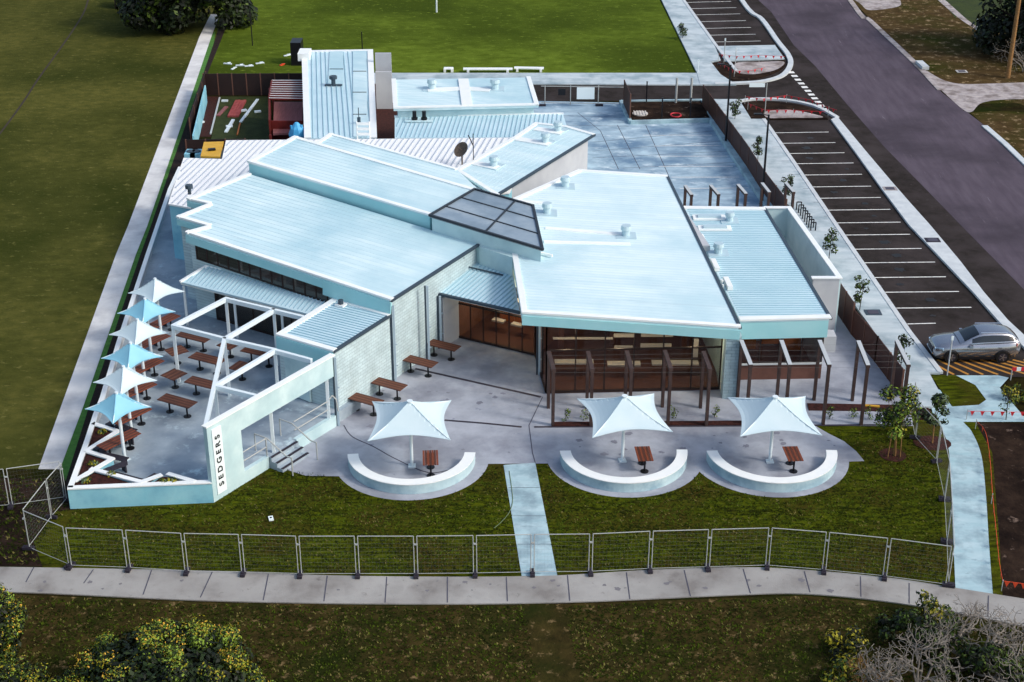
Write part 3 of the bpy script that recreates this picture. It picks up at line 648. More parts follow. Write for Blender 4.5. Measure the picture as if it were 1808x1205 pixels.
mb.build('post', M['white'], hotel)
for px_, s_ in (((1288, 391), .55), ((1268, 448), .6)): flashbox(px_, 3.5, s_, rG)
for px_ in ((1252, 386), (1262, 405)):
    q = P(px_[0], px_[1], 3.5); mb = MB(); mb.box((q.x, q.y, 3.56), (1.9, .7, .1)); mb.m = 1; mb.box((q.x, q.y, 3.66), (1.35, .42, .1)); mb.build('roof_hatch', [M['trim'], M['vent']], rG)
for px_ in ((1240, 428), (1262, 472), (1285, 505)):
    q = P(px_[0], px_[1], 3.5); mb = MB(); mb.box((q.x, q.y, 3.64), (.28, 1.3, .22), R(4)); mb.tube((q.x - .3, q.y + .2, 3.5), (q.x - .3, q.y + .2, 3.75), .08); mb.tube((q.x - .3, q.y - .3, 3.5), (q.x - .3, q.y - .3, 3.7), .06)
    mb.build('roof_unit', M['trim'], rG)
# small corner box at the front right of that wing
mb = MB(); q = P(1463, 612, 2.2); mb.box((16.25, 69.6, 1.9), (.6, .8, .9)); mb.build('meter_box', M['wallg'], hotel)

# --- entrance canopy (I)
PI = Pl((775, 519, 3.15), (922, 553, 3.15), (845, 455, 3.55))
ptsI, rI = wing([(775, 519), (918, 552), (903, 465), (893, 450), (855, 445), (838, 452)], PI, 0, 'wall', th=.10, rib=(R(60), .26, .10, .045), roofm='roofc', ribm='ribc', gut=[0], wall=False, rlabel='small corrugated canopy over the entrance')
mb = MB(); mb.beam(P(778, 520, 2.98), P(920, 553, 2.98), .12, .2); mb.build('beam', M['trim'], hotel)
ea, eb = P(809, 597), P(945, 629)
glaze(hotel, ea, eb, .05, 2.9, 6, 'glazed entrance doors under the canopy', (2.1,))
mb = MB(); q = P(777, 613); mb.beam((q.x + .15, q.y, 1.45), (ea.x, ea.y, 1.45), .15, 2.9); mb.build('wall', M['wallg'], hotel)
nE = Vector((math.cos(R(62)), math.sin(R(62)), 0))
mb = MB(); mb.prism([Vector((v.x, v.y, .04)) for v in (ea, eb, eb + nE * 5, ea + nE * 5)], zb=0); mb.build('floor', M['intf'], hotel)
mb = MB(); seg(mb, ea + nE * 5, eb + nE * 5, 0, 2.9, .15); seg(mb, ea, ea + nE * 5, 0, 2.9, .15); seg(mb, eb, eb + nE * 5, 0, 2.9, .15); mb.build('wall', M['intw'], hotel)
mb = MB()
for t in (.3, .5, .72): q = ea.lerp(eb, t) + nE * 3.2; mb.box((q.x, q.y, .5), (.9, .4, .9), R(-28)); mb.box((q.x, q.y + .6, 2.2), (.5, .1, .25), R(-28))
mb.build('counter', M['into'], hotel)
mb = MB()
for t in (.35, .6): q = ea.lerp(eb, t) + nE * 1.6; mb.box((q.x, q.y, .75), (.7, .35, .1), R(-28))
mb.beam(ea + nE * 4.8 + Vector((0, 0, 1.0)), eb + nE * 4.8 + Vector((0, 0, 1.0)), .1, .1)
mb.build('fittings', M['intp'], hotel)
for t in (.42, .66): q = ea.lerp(eb, t) + nE * 1.2; mb = MB(); mb.tube((q.x, q.y, 2.35), (q.x, q.y, 2.5), .14, 10); mb.build('pendant_lamp', M['lamp'], hotel); lamp_light(q.x, q.y, 2.2, 55)
# wall behind the canopy below the skylight
mb = MB(); mb.prism([Vector((v.x, v.y, 4.55)) for v in (P(846, 436, 4.55), P(905, 455, 4.55), P(930, 400, 4.55), P(850, 395, 4.55))], zb=3.0); mb.build('wall', M['wall'], hotel)
mb = MB(); a_ = PI.on(818, 446) ; b_ = PI.on(822, 474); c2_ = PI.on(888, 487)
mb.tube(P(818, 455, 4.3), P(820, 470, 3.55), .05); mb.tube(P(820, 470, 3.55), P(888, 486, 3.5), .05); mb.build('downpipe', M['gut'], hotel)

# --- verandah roof (J)
PJ = Pl((318, 498, 3.2), (546, 555, 3.2), (367, 469, 3.65))
ptsJ, rJ = wing([(318, 498), (546, 555), (592, 526), (366, 469)], PJ, 0, 'wall', th=.08, rib=(R(62), .26, .10, .045), roofm='roofc', ribm='ribc', wall=False, trim=[3, 2], tw=.16, rlabel='low corrugated verandah roof beside the terrace')
mb = MB(); mb.beam(P(320, 499, 3.02), P(546, 556, 3.02), .10, .2); mb.build('beam', M['trim'], hotel)
fw0, fw1 = P(335, 549, .6), P(484, 586, .6)
dW = (fw1 - fw0).normalized(); nW_ = Vector((dW.y, -dW.x, 0)); nW_ = nW_ if nW_.y < 0 else -nW_
_o, _q = inset(ptsA, .12)[2], inset(ptsA, .12)[1]
_o = Vector((_o.x, _o.y, 0)); _q = Vector((_q.x, _q.y, 0)); _d = (_q - _o).normalized()
gA, gB = _o + _d * 1.5 + nF * .07, _o + _d * 9.4 + nF * .07
glaze(hotel, gA, gB, .62, 3.05, 6, 'dark glazed doors opening to the terrace', (), gm='glassd')
# --- small flat corrugated block by the sign wall (K)
ptsK, rK = wing([(488, 592), (588, 621), (690, 556), (592, 527)], 3.8, 0, 'brick', ov=.05, th=.10, rib=(R(-28), .24, .08, .035), roofm='roofc', ribm='ribc', trim=[0, 3, 2], tw=.32, gut=[1], rlabel='small flat corrugated roof beside the sign wall')
mb = MB(); mb.beam(ptsK[0] + Vector((0, -.03, -.45)), ptsK[1] + Vector((0, -.03, -.45)), .08, .78); mb.build('fascia', M['fascia'], hotel)
q = P(602, 541, 3.8); mb = MB(); mb.box((q.x, q.y, 3.88), (.5, .4, .1), R(-28)); mb.m = 1; mb.tube((q.x, q.y, 3.9), (q.x, q.y, 4.15), .14, 10); mb.build('roof_vent', [M['trim'], M['gut']], rK)
mb = MB(); mb.beam(ptsK[0] + Vector((.25, -.02, -1.9)), ptsK[0].lerp(ptsK[1], .55) + Vector((0, -.06, -1.9)), .1, 2.5); mb.build('door', M['wall'], hotel)
mb = MB(); q = ptsK[0].lerp(ptsK[1], .75); mb.beam((q.x, q.y - .06, 2.4), (q.x + .35, q.y - .24, 2.4), .06, .8); mb.build('window', M['glassd'], hotel)

# ================================================================= REAR BUILDINGS
rear = thing('rear_annex', 'long narrow annex with ribbed pale roof running toward the playing field', 'building', P(600, 200))
ptsN, rN = wing([(533, 91), (658, 89), (665, 244), (538, 245)], 3.4, 0, 'wallg', ov=.08, th=.12, rib=(R(97), .36, .10, .05), roofm='roofc', ribm='ribc', parent=rear, trim=[0, 1, 3], tw=.45)
for x0, x1_, ya, yb in ((582, 606, 92, 153), (623, 647, 91, 243)):
    q = [P(x0, ya, 3.4), P(x1_, ya, 3.4), P(x1_ + (2 if x0 > 600 else 0), yb, 3.4), P(x0 + (1 if x0 > 600 else -3), yb, 3.4)]
    mb = MB(); mb.prism([v + Vector((0, 0, .07)) for v in q], th=.04); mb.build('roof_panel', M['roof'], rN)
    for yy in ((122,) if x0 < 600 else (126, 163, 202)): mb = MB(); mb.beam(P(x0, yy, 3.49), P(x1_, yy, 3.49), .08, .03); mb.build('panel_joint', M['gut'], rN)
q = P(589, 152, 3.4); mb = MB(); mb.tube((q.x, q.y, 3.4), (q.x, q.y, 4.1), .16, 10); mb.tube((q.x, q.y, 3.95), (q.x, q.y, 4.15), .3, 10); mb.box((q.x, q.y, 3.46), (1.3, .3, .08)); mb.build('flue', M['gut'], rN)
q = P(634, 220, 3.4); mb = MB(); mb.tube((q.x, q.y, 3.4), (q.x, q.y, 3.9), .12, 8); mb.tube((q.x, q.y, 3.5), (q.x, q.y, 4.6), .03, 5); mb.build('flue', M['gut'], rN)
mb = MB(); mb.box(P(538, 97, 3.6), (.9, 1.6, .6)); mb.build('parapet', M['trim'], rear)
anx = thing('kitchen_block', 'flat pale roofed kitchen block with two roof vents and a central gutter', 'building', P(820, 180))
ptsO, rO = wing([(695, 192), (951, 186), (936, 137), (692, 141)], 4.6, 0, 'wall', ov=.3, th=.18, rib=(R(0), .42, .03, .008), parent=anx, trim=[0, 1, 3], tw=.32)
mb = MB(); mb.beam(P(818, 140, 4.66), P(825, 187, 4.66), .75, .08); mb.build('gutter', M['trim'], rO)
for v, t in (((763, 158), (812, 157)), ((874, 158), (828, 157))):
    flashbox(v, 4.6, .7, rO); mb = MB(); mb.beam(P(v[0] - 8, v[1] + 1, 4.64), P(t[0], t[1], 4.64), .8, .06); mb.build('flashing', M['trim'], rO)
mb = MB(); mb.beam(P(700, 236, 3.0), P(940, 236, 3.0), .1, .1)
mb = MB()
for x in (732, 749): q = P(x, 214, 3.85); mb.tube((q.x, q.y, 3.85), (q.x, q.y, 4.55), .14, 10); mb.tube((q.x, q.y, 3.95), (q.x, q.y, 4.1), .22, 10)
q = P(740, 216, 3.85); mb.m = 1; mb.box((q.x, q.y, 3.93), (1.9, .4, .05)); mb.build('flue_pair', [M['black'], M['roof']], anx)
mb = MB(); mb.beam(P(664, 138, 2.2), P(692, 138, 2.2), .2, 4.0); mb.build('wall', M['wallg'], anx)
structure('yard_deck', [(640, 150), (700, 150), (720, 330), (640, 330)], .03, M['mulch'])
mb = MB(); mb.beam(P(664, 160, 1.5), P(692, 160, 1.5), .2, 3.0)
tag(mb.build('yard_wall', M['wallg'], origin=P(678, 190)), 'small grey wall closing the gap between annex and kitchen block', 'wall')

# red slatted outdoor shelter behind
shed = thing('timber_shelter', 'dark red timber shelter with slatted white edged top beside the annex', 'shelter', P(505, 210))
c4 = [P(480, 144, 2.6), P(538, 144, 2.6), P(536, 176, 2.6), P(475, 175, 2.6)]
mb = MB()
for i in range(9):
    t = i / 8; p, q = c4[0].lerp(c4[3], t), c4[1].lerp(c4[2], t); mb.m = 0; mb.beam(p, q, .10, .14); mb.m = 1; mb.beam(p + Vector((0, 0, .085)), q + Vector((0, 0, .085)), .06, .03)
mb.m = 0; mb.beam(c4[0], c4[3], .12, .2); mb.build('slat_roof', [M['redwood'], M['trim']], shed)
for p in (c4[0], c4[3], P(536, 236, 2.6), P(477, 236, 2.6)): mb = MB(); mb.beam((p.x, p.y, 0), (p.x, p.y, 2.5), .15, .15); mb.build('post', M['redwood'], shed)
mb = MB(); mb.prism([P(x, y, 1.6) for x, y in ((484, 180), (535, 180), (533, 234), (482, 236))], th=.15); mb.build('deck', M['pink'], shed)
mb = MB(); mb.beam(P(477, 178, 1.6), P(477, 236, 1.6), .1, 2.0); mb.beam(P(477, 237, 1.2), P(536, 237, 1.2), .1, 2.0); mb.build('side_wall', M['redwood'], shed)
mb = MB(); q = P(526, 112); mb.box((q.x, q.y, 1.0), (.9, 1.6, 2.0)); tag(mb.build('storage_cabinet', M['black'], origin=q), 'tall dark cabinet standing behind the annex corner', 'cabinet')
# blue covered unit
mb = MB(); q = P(525, 240, 2.9)
for r0, r1, z0, z1 in ((.5, .62, 2.6, 3.0), (.62, .45, 3.0, 3.45), (.45, .12, 3.45, 3.85)): mb.tube((q.x, q.y, z0), (q.x, q.y, z1), r0, 9, r2=r1)
mb.tube((q.x - .35, q.y - .2, 3.3), (q.x - .35, q.y - .2, 3.7), .08, 6); mb.tube((q.x + .35, q.y - .1, 3.3), (q.x + .35, q.y - .1, 3.7), .08, 6); mb.tube((q.x, q.y, 0), (q.x, q.y, 2.6), .3, 8)
tag(mb.build('tank', M['bluet'], origin=(q.x, q.y, 0)), 'blue tarpaulin wrapped tank between shelter and annex', 'tank')
# white rack
mb = MB(); z = 4.1
for sx in (0, 1):
    q = P(631 + 22 * sx, 246, z); mb.tube(q, q + Vector((0, 0, 1.2)), .05, 6)
for k in range(3): a_, b_ = P(631, 246, z), P(653, 246, z); mb.beam(a_ + Vector((0, 0, .35 + .35 * k)), b_ + Vector((0, 0, .35 + .35 * k)), .12, .16)
tag(mb.build('roof_ladder', M['trim'], origin=P(642, 246, z)), 'short white roof ladder at the junction of the back roofs', 'ladder')
# mini yard behind left: soil, grass, planks
structure('yard_soil', [(362, 171), (389, 171), (372, 242), (335, 242)], .014, M['mulch'])
structure('yard_grass', [(389, 171), (478, 171), (476, 250), (372, 250)], .016, mat('yard grass', '26300F', '37401A', 1.5, .95, .6))
def plank(a, b, wd, m, label, cat='plank', name='plank', z=.06):
    mb = MB(); p, q = P(*a), P(*b); mb.beam((p.x, p.y, z), (q.x, q.y, z), wd, .08); return tag(mb.build(name, M[m], origin=(p.x, p.y, 0)), label, cat)
plank((425, 217), (455, 177), .22, 'white', 'longest white plank lying across the back yard grass')
plank((399, 235), (412, 213), .25, 'white', 'shorter white plank near the front of the back yard')
plank((372, 238), (388, 174), .12, 'timtop', 'thin timber edging between soil and grass in the yard')
plank((419, 240), (424, 219), .10, 'into', 'thin orange batten lying below the long white plank')
plank((385, 206), (400, 190), .28, 'pink', 'short pinkish board left of the red board stack')
mb = MB()
for k in range(4): p, q = P(404 + k * 5, 208), P(418 + k * 5, 180); mb.beam((p.x, p.y, .08 + .02 * (k % 2)), (q.x, q.y, .08 + .02 * (k % 2)), .2, .14)
tag(mb.build('board_stack', mat('red boards', '8A3A38', 'A85450', 2), origin=P(417, 195)), 'stack of red painted boards on the back yard grass', 'boards')
for i, (x, y) in enumerate(((397, 180), (405, 225), (455, 199), (430, 197), (355, 218))):
    q = P(x, y); mb = MB(); mb.box((q.x, q.y, .08), (.5, .25, .12), .2 * i)
    tag(mb.build('offcut', M['white'], origin=q), 'small white offcut ' + ('at the back of the yard by the soil strip', 'beside the shorter white plank', 'lying right of the long white plank', 'touching the red board stack', 'lying on the red soil strip')[i], 'offcut')
# rubble on the playing field edge
for i, (x, y, m_) in enumerate(((402, 114, 'white'), (424, 117, 'white'), (440, 118, 'white'), (459, 113, 'white'), (508, 99, 'white'), (498, 116, 'orange'), (413, 122, 'white'))):
    q = P(x, y); mb = MB(); mb.box((q.x, q.y, .06), (.75 if m_ == 'white' else .5, .16, .08), .25 * i - .3); mb.box((q.x + .1, q.y + .1, .12), (.3, .12, .05), .5)
    tag(mb.build('debris', M[m_], origin=q), ('flat white scrap at the far left of the field edge', 'white scrap second from the left behind the brown fence', 'white scrap in the middle of the field edge', 'thin white scrap alone near the back fence', 'long white board beside the dark cabinet', 'orange bundle on the grass beside the cabinet', 'nearest white scrap just behind the brown fence')[i], 'scrap')
# yellow cover + outdoor units on low slab
mb = MB(); c4 = [P(x, y, 2.2) for x, y in ((354, 276), (360, 251), (395, 250), (388, 277))]
mb.prism(c4, th=.12); yo = thing('covered_bin', 'flat yellow board cover on a bin beside the low white roof', 'bin', P(374, 275)); mb.build('cover', M['yellow'], yo)
mb = MB(); mb.prism([v - Vector((0, 0, .13)) for v in inset(c4, .1)], zb=0); mb.build('bin_body', M['gut'], yo)
mb = MB(); q = P(374, 264, 2.28); mb.box(q, (.5, .3, .1), .3); mb.build('handle', M['black'], yo)
for i, x in enumerate((337, 347)):
    t = thing('cooling_unit', ('leftmost pale blue cooling unit beside the yellow cover', 'pale blue cooling unit touching the yellow cover')[i], 'cooling unit', P(x, 290), 'cooling units at the back left')
    mb = MB(); q = P(x, 268, 1.6); mb.box((q.x, q.y, .8), (.75, 1.1, 1.6)); mb.build('casing', M['wallb'], t); mb = MB(); mb.tube((q.x, q.y, 1.6), (q.x, q.y, 1.66), .3, 14); mb.build('fan_grille', M['gut'], t)
# playing field posts
for i, (x, y, h_, m_) in enumerate(((446, 81, 3.3, 'black'), (640, 92, 1.8, 'black'), (771, 22, 3.5, 'white'))):
    q = P(x, y); mb = MB(); mb.tube(q, (q.x, q.y, h_), .05 if m_ == 'black' else .09, 6); tag(mb.build('field_post', M[m_], origin=q), ('thin dark post standing on the field behind the brown fence', 'short black rod behind the annex roof', 'white post in the middle of the far playing field')[i], 'post')
# drainage trough edge along the field
for i, (a_, b_) in enumerate((((784, 127), (800, 127)), ((818, 128), (905, 128)), ((908, 126), (960, 127)))):
    mb = MB(); p, q = P(*a_), P(*b_); mb.beam((p.x, p.y, .30), (q.x, q.y, .30), .5, .08)
    for t in (.1, .9): v = p.lerp(q, t); mb.box((v.x, v.y, .15), (.2, .6, .3))
    tag(mb.build('material_pallet', M['trim'], origin=p), ('small pale pallet on the kerb behind the kitchen block', 'long pale sheet pile behind the kitchen block', 'rightmost pale sheet pile on the field kerb')[i], 'pallet')

# ================================================================= TERRACE
structure('terrace', [(128, 868), (152, 790), (213, 610), (264, 455), (306, 335), (340, 300), (480, 320), (700, 520), (597, 600), (600, 716), (540, 750), (500, 786), (462, 822), (382, 884), (376, 868)][0:0] + [(128, 868), (152, 790), (213, 610), (264, 455), (306, 335), (340, 300), (480, 330), (690, 545), (590, 640)], .598, M['terr'], thick=.59) if False else None
tp = [P(128, 868, .6), P(152, 790, .6), P(213, 610, .6), P(264, 455, .6), P(306, 335, .6), P(340, 300, .6), P(600, 420, .6)]
s0, s1 = P(378, 888), P(597, 752)
dS = (s1 - s0).normalized(); nS = Vector((dS.y, -dS.x, 0)); LS = (s1 - s0).length
tp2 = [Vector((v.x, v.y, .6)) for v in (s1 - nS * .2 + dS * 2, s1 - nS * .12, s0 - nS * .12)]
mb = MB(); mb.prism(tp + tp2, zb=0); tag(mb.build('terrace', M['terr']), kind='structure')
rw = thing('retaining_wall', 'low blue painted block wall along the front of the raised terrace', 'wall', P(250, 893))
mb = MB(); f0, f1 = P(124, 899), P(377, 888); mb.beam((f0.x, f0.y + .1, .5), (f1.x, f1.y + .1, .5), .22, 1.0); mb.build('wall_face', M['wallb'], rw)
mb = MB(); mb.beam((f0.x, f0.y + .1, 1.03), (f1.x, f1.y + .1, 1.03), .28, .06); mb.build('coping', M['trim'], rw)
bw = thing('boundary_wall', 'long low white capped wall down the left side of the terrace', 'wall', P(200, 700))
lw = [P(*q, 1.0) for q in ((124, 863), (152, 785), (169, 733), (181, 703), (210, 605), (261, 450), (300, 335), (318, 296))]
mb = MB()
for p, q in zip(lw, lw[1:]): mb.beam((p.x, p.y, .5), (q.x, q.y, .5), .18, 1.0)
mb.build('wall_face', M['wallg'], bw); mb = MB()
for p, q in zip(lw, lw[1:]): mb.beam((p.x, p.y, 1.03), (q.x, q.y, 1.03), .24, .06)
mb.build('coping', M['trim'], bw)
# zig-zag planters with slatted bench seats
zz = thing('zigzag_planter', 'white capped zigzag planter wall with dark slatted seats in the terrace corner', 'planter', P(230, 850, .6))
pts = [(166, 749), (208, 762), (152, 797), (198, 811), (133, 849)]
pts2 = [(162, 829), (250, 852), (283, 840)]; pts3 = [(298, 838), (342, 851)]
mb = MB()
for L_ in (pts, pts2, pts3):
    for p, q in zip(L_, L_[1:]): a_, b_ = P(*p, 1.0), P(*q, 1.0); mb.beam((a_.x, a_.y, .8), (b_.x, b_.y, .8), .16, .4)
mb.build('planter_wall', M['wallb'], zz); mb = MB()
for k, L_ in enumerate((pts, pts2, pts3)):
    for i, (p, q) in enumerate(zip(L_, L_[1:])): a_, b_ = P(*p, 1.02), P(*q, 1.02); zc = 1.03 + .003 * (i % 2) + .006 * k; mb.beam((a_.x, a_.y, zc), (b_.x, b_.y, zc), .24, .06, ext=.08)
mb.build('coping', M['trim'], zz); mb = MB()
for tri in (((168, 752), (204, 762), (156, 792)), ((153, 800), (194, 811), (138, 843)), ((134, 850), (162, 831), (250, 860), (128, 862)), ((262, 859), (284, 843), (300, 842), (345, 857))):
    mb.prism([P(x, y, .93) for x, y in tri], th=.3)
mb.build('planter_soil', M['mulch'], zz)
def seat(a, b, nm):
    mb = MB(); p, q = P(*a, 1.0), P(*b, 1.0); d = (q - p).normalized(); n = Vector((-d.y, d.x, 0))
    for k in range(5): o_ = n * (.08 * k - .16); mb.beam(p + o_, q + o_, .055, .05)
    for t in (.1, .9): v = p.lerp(q, t); mb.box((v.x, v.y, .79), (.06, .38, .36), angp(p, q))
    mb.build('seat', M['drain'], zz)
for a_, b_ in (((206, 750), (238, 762)), ((236, 768), (176, 796)), ((172, 800), (224, 812)), ((222, 818), (186, 832)), ((190, 834), (256, 852)), ((258, 850), (278, 838))): seat(a_, b_, 0)
# sign wall
sw = thing('sign_wall', 'tall white portal wall carrying the vertical name sign beside the terrace steps', 'wall', s0)
def SW(u, z, off=0): return Vector((s0.x + dS.x * u + nS.x * off, s0.y + dS.y * u + nS.y * off, z))
u_open = .245 * LS + .0; T = .22
def upx(x, y, z=0): v = P(x, y, z) - s0; return v.x * dS.x + v.y * dS.y
uo = 2.02; ust0, ust1 = 3.6, 5.5
def wseg(mb, u0, u1, z0, z1, t=T, off=-.11):
    a_, b_ = SW(u0, (z0 + z1) / 2, off), SW(u1, (z0 + z1) / 2, off); mb.beam(a_, b_, t, z1 - z0)
mb = MB(); wseg(mb, 0, uo, 0, 2.75); wseg(mb, -.0, LS, 2.75, 3.82); wseg(mb, uo, ust0, 0, .62); wseg(mb, ust1, LS, 0, .62); mb.build('wall_face', M['wall'], sw)
mb = MB(); wseg(mb, -.05, LS + .02, 3.82, 3.88, .30); mb.build('coping', M['trim'], sw)
for u in (uo + 2.05, LS - .5): mb = MB(); mb.beam(SW(u, .6, -.11), SW(u, 2.75, -.11), .14, .14); mb.build('post', M['white'], sw)
mb = MB(); mb.beam(SW(.25, 1.95, .02), SW(.82, 1.95, .02), .04, 3.3); sp_ = mb.build('sign_panel', M['sgn'], sw)
fc = bpy.data.curves.new('lettering', 'FONT'); fc.body = 'SEDGERS'; fc.size = .40; fc.extrude = .012; fc.space_character = 1.62; fc.align_x = 'CENTER'; fc.align_y = 'CENTER'; fc.offset = .004
to = bpy.data.objects.new('tmp', fc); COL.objects.link(to)
bpy.context.view_layer.update()
me = bpy.data.meshes.new_from_object(to.evaluated_get(bpy.context.evaluated_depsgraph_get())); bpy.data.objects.remove(to)
me.name = 'lettering'; me.materials.clear(); me.materials.append(M['letter'])
X, Y, Z_ = Vector((0, 0, 1)), -dS, nS
mt = Matrix(((X.x, Y.x, Z_.x, 0), (X.y, Y.y, Z_.y, 0), (X.z, Y.z, Z_.z, 0), (0, 0, 0, 1)))
xs_v = [v.co.x for v in me.vertices]; kx = 2.75 / (max(xs_v) - min(xs_v)); kx = max(.95, min(1.1, kx))
for v in me.vertices: v.co.x *= kx
cpos = SW(.535, 1.95, .055) - ORG[sw.name]
me.transform(Matrix.Translation(cpos) @ mt)
lo = bpy.data.objects.new('lettering', me); COL.objects.link(lo); lo.parent = sp_
# steps and handrails
st = thing('entry_steps', 'three dark edged concrete steps through the sign wall with steel handrails', 'steps', SW(4.5, 0, .5))
for k in range(3):
    mb = MB(); z1 = .6 - .2 * (k) - .02; a_, b_ = SW(ust0 + .03, z1 / 2, .05 + .32 * k + .16 - .22), SW(ust1 - .03, z1 / 2, .05 + .32 * k + .16 - .22); mb.beam(a_, b_, .315, z1); mb.build('step', M['terr'], st)
    mb = MB(); a_, b_ = SW(ust0 + .05, z1 + .006, .05 + .32 * k + .05), SW(ust1 - .05, z1 + .006, .05 + .32 * k + .05); mb.beam(a_, b_, .14, .02); mb.build('nosing', M['drain'], st)
for u in (ust0 + .1, ust1 - .1):
    mb = MB(); ptsr = [SW(u, .6, -.9), SW(u, 1.5, -.9), SW(u, 1.5, -.1), SW(u, .95, 1.0), SW(u, .95, 1.35), SW(u, 0, 1.35)]
    mb.path(ptsr, .035, 8); mb.build('handrail', M['steel'], st)
rl = thing('ramp_rail', 'steel guard rails across the portal opening left of the steps', 'railing', SW(2.8, .6))
mb = MB()
for z in (1.1, 1.55): mb.tube(SW(uo, z, -.1), SW(ust0, z, -.1), .03, 8)
mb.tube(SW(ust0, .6, -.1), SW(ust0, 1.6, -.1), .035, 8); mb.build('rail', M['steel'], rl)
rl = thing('ramp_rail', 'steel guard rail with curled end between the steps and the block wall', 'railing', SW(6.5, .6))
mb = MB()
for z in (1.1, 1.55): mb.tube(SW(ust1, z, -.1), SW(LS - .5, z, -.1), .03, 8)
mb.path([SW(LS - .5, 1.55, -.1), SW(LS - .3, 1.8, .0), SW(LS - .15, 1.55, .1), SW(LS - .1, .9, .15)], .035, 8); mb.build('rail', M['steel'], rl)
# inner partition beyond opening is block K's wall
# pergola
pg = thing('terrace_pergola', 'white steel pergola frame over the tables on the raised terrace', 'pergola', P(403, 690, .6))
PX = {'a': (305, 574), 'b': (398.6, 526), 'c': (483, 546), 'c2': (541, 560), 'd': (396, 597), 'e': (485, 617), 'f': (548, 634), 'g': (379, 680), 'h': (363, 749), 'i': (449, 697)}
G3 = {k: P(*v, 3.8) for k, v in PX.items()}
for i, (p, q) in enumerate((('a', 'b'), ('b', 'c2'), ('a', 'd'), ('d', 'e'), ('e', 'f'), ('d', 'c'), ('g', 'e'), ('d', 'h'), ('g', 'i'))):
    mb = MB(); o_ = Vector((0, 0, -.10 + .004 * (i % 4))); mb.beam(G3[p] + o_, G3[q] + o_, .17, .22, ext=.06); mb.build('beam', M['white'], pg)
for k in 'abcdeg':
    v = G3[k]; mb = MB(); mb.beam((v.x, v.y, .6), (v.x, v.y, 3.6), .14, .14); mb.build('post', M['white'], pg)
for x, y in ((324, 503), (413, 524), (497, 548)):
    v = P(x, y, 3.0); mb = MB(); mb.beam((v.x, v.y, .6), (v.x, v.y, 2.95), .12, .12); mb.build('post', M['white'], hotel)

# ================================================================= TABLES
def make_table(kind):
    L_, W_, nl = {'long': (1.9, .75, 2), 'square': (.95, .95, 1), 'short': (1.3, .72, 2), 'sun': (2.0, .72, 2)}[kind]
    t = thing('outdoor_table', '', 'table')
    mb = MB(); n = 7; g = .012
    for i in range(n):
        y = -W_ / 2 + (i + .5) * W_ / n; mb.m = i % 2; mb.box((0, y, .735), (L_, W_ / n - g, .035))
    mb.box((0, 0, .70), (L_ - .3, .5 if W_ > .7 else .45, .03)); mb.build('tabletop', [M['woodd'], M['woodl']] if kind in ('square', 'long') else [M['wood'], M['woodd']], t)
    for x in ((-L_ * .28, L_ * .28) if nl == 2 else (0,)):
        mb = MB(); mb.tube((x, 0, .03), (x, 0, .69), .045, 10); mb.tube((x, 0, 0), (x, 0, .035), .19, 16); mb.build('leg', M['black'], t)
    if kind == 'sun':
        mb = MB(); mb.box((0, -.62 + 1.24, .42), (1.9, .3, .05)); mb.box((-.7, .62, .2), (.06, .26, .4)); mb.box((.7, .62, .2), (.06, .26, .4)); mb.build('bench', M['drain'], t)
    return t
PROTO = {}
def table(kind, c, a, b, z, label, group):
    if kind not in PROTO: t = PROTO[kind] = make_table(kind)
    else: t = copy_tree(PROTO[kind])
    p = P(c[0], c[1], z + .75); t.location = (p.x, p.y, z); t.rotation_euler = (0, 0, angp(P(*a, z + .75), P(*b, z + .75))); tag(t, label, 'table', group)
    return t
gw = 'tables beside the painted block wall'
table('long', (781, 609), (752, 607), (800, 619), 0.02, 'brown table nearest the glazed entrance, farthest along the block wall', gw)
table('long', (740, 637.5), (711, 636), (757, 648), 0.02, 'brown table at the end of the long dark drain by the block wall', gw)
table('long', (685, 677.5), (654, 676), (702, 689), 0.02, 'brown table at the middle downpipe of the block wall', gw)
table('long', (643, 704.5), (613.6, 703), (660, 716), 0.02, 'brown table partly behind the left front sunshade canopy', gw)
gt = 'brown tables on the raised terrace'
table('long', (342.6, 594), (320, 590), (365, 601), .6, 'brown table under the far left bay of the pergola', gt)
table('square', (311.5, 619), (294, 619), (311, 614), .6, 'square brown table right behind the left corner post of the pergola', gt)
table('long', (366, 633), (341, 632), (385, 643), .6, 'brown table just left of the long sloping pergola beam', gt)
table('square', (307, 661), (289, 661), (305, 653), .6, 'square brown table on one leg at the foot of the corner post', gt)
table('long', (360, 676), (336, 675), (380, 686), .6, 'brown table left of where the pergola beam meets the second cross bar', gt)
table('long', (313, 707.7), (283, 706), (330, 719), .6, 'nearest brown table standing in the open front part of the terrace', gt)
table('square', (405, 608), (392, 608), (404, 602), .6, 'small brown table under the pergola crossing in the middle bay', gt)
table('long', (458, 621), (436, 617), (480, 627), .6, 'brown table under the pergola beam beside the small block', gt)
table('square', (426, 647), (411, 651), (426, 641), .6, 'narrow brown table in the lower bay under the pergola', gt)
gs = 'brown tables in the row under the left sunshades'
for i, (c_, a_, b_) in enumerate((((287, 567), (268, 572), (296, 558)), ((268, 602), (248, 609), (285, 592)), ((256, 647), (238, 655), (276, 636)), ((241, 688), (224, 697), (263, 679)), ((231, 733), (212, 741), (250, 722)), ((210, 776), (184, 785), (228, 764)))):
    table('sun', c_, a_, b_, .6, 'reddish table with dark bench under the sunshade row, %s' % ('farthest back', 'second from the back', 'third from the back', 'third from the front', 'second from the front', 'nearest the zigzag planter')[i], gs)
gf = 'tables inside the curved benches'
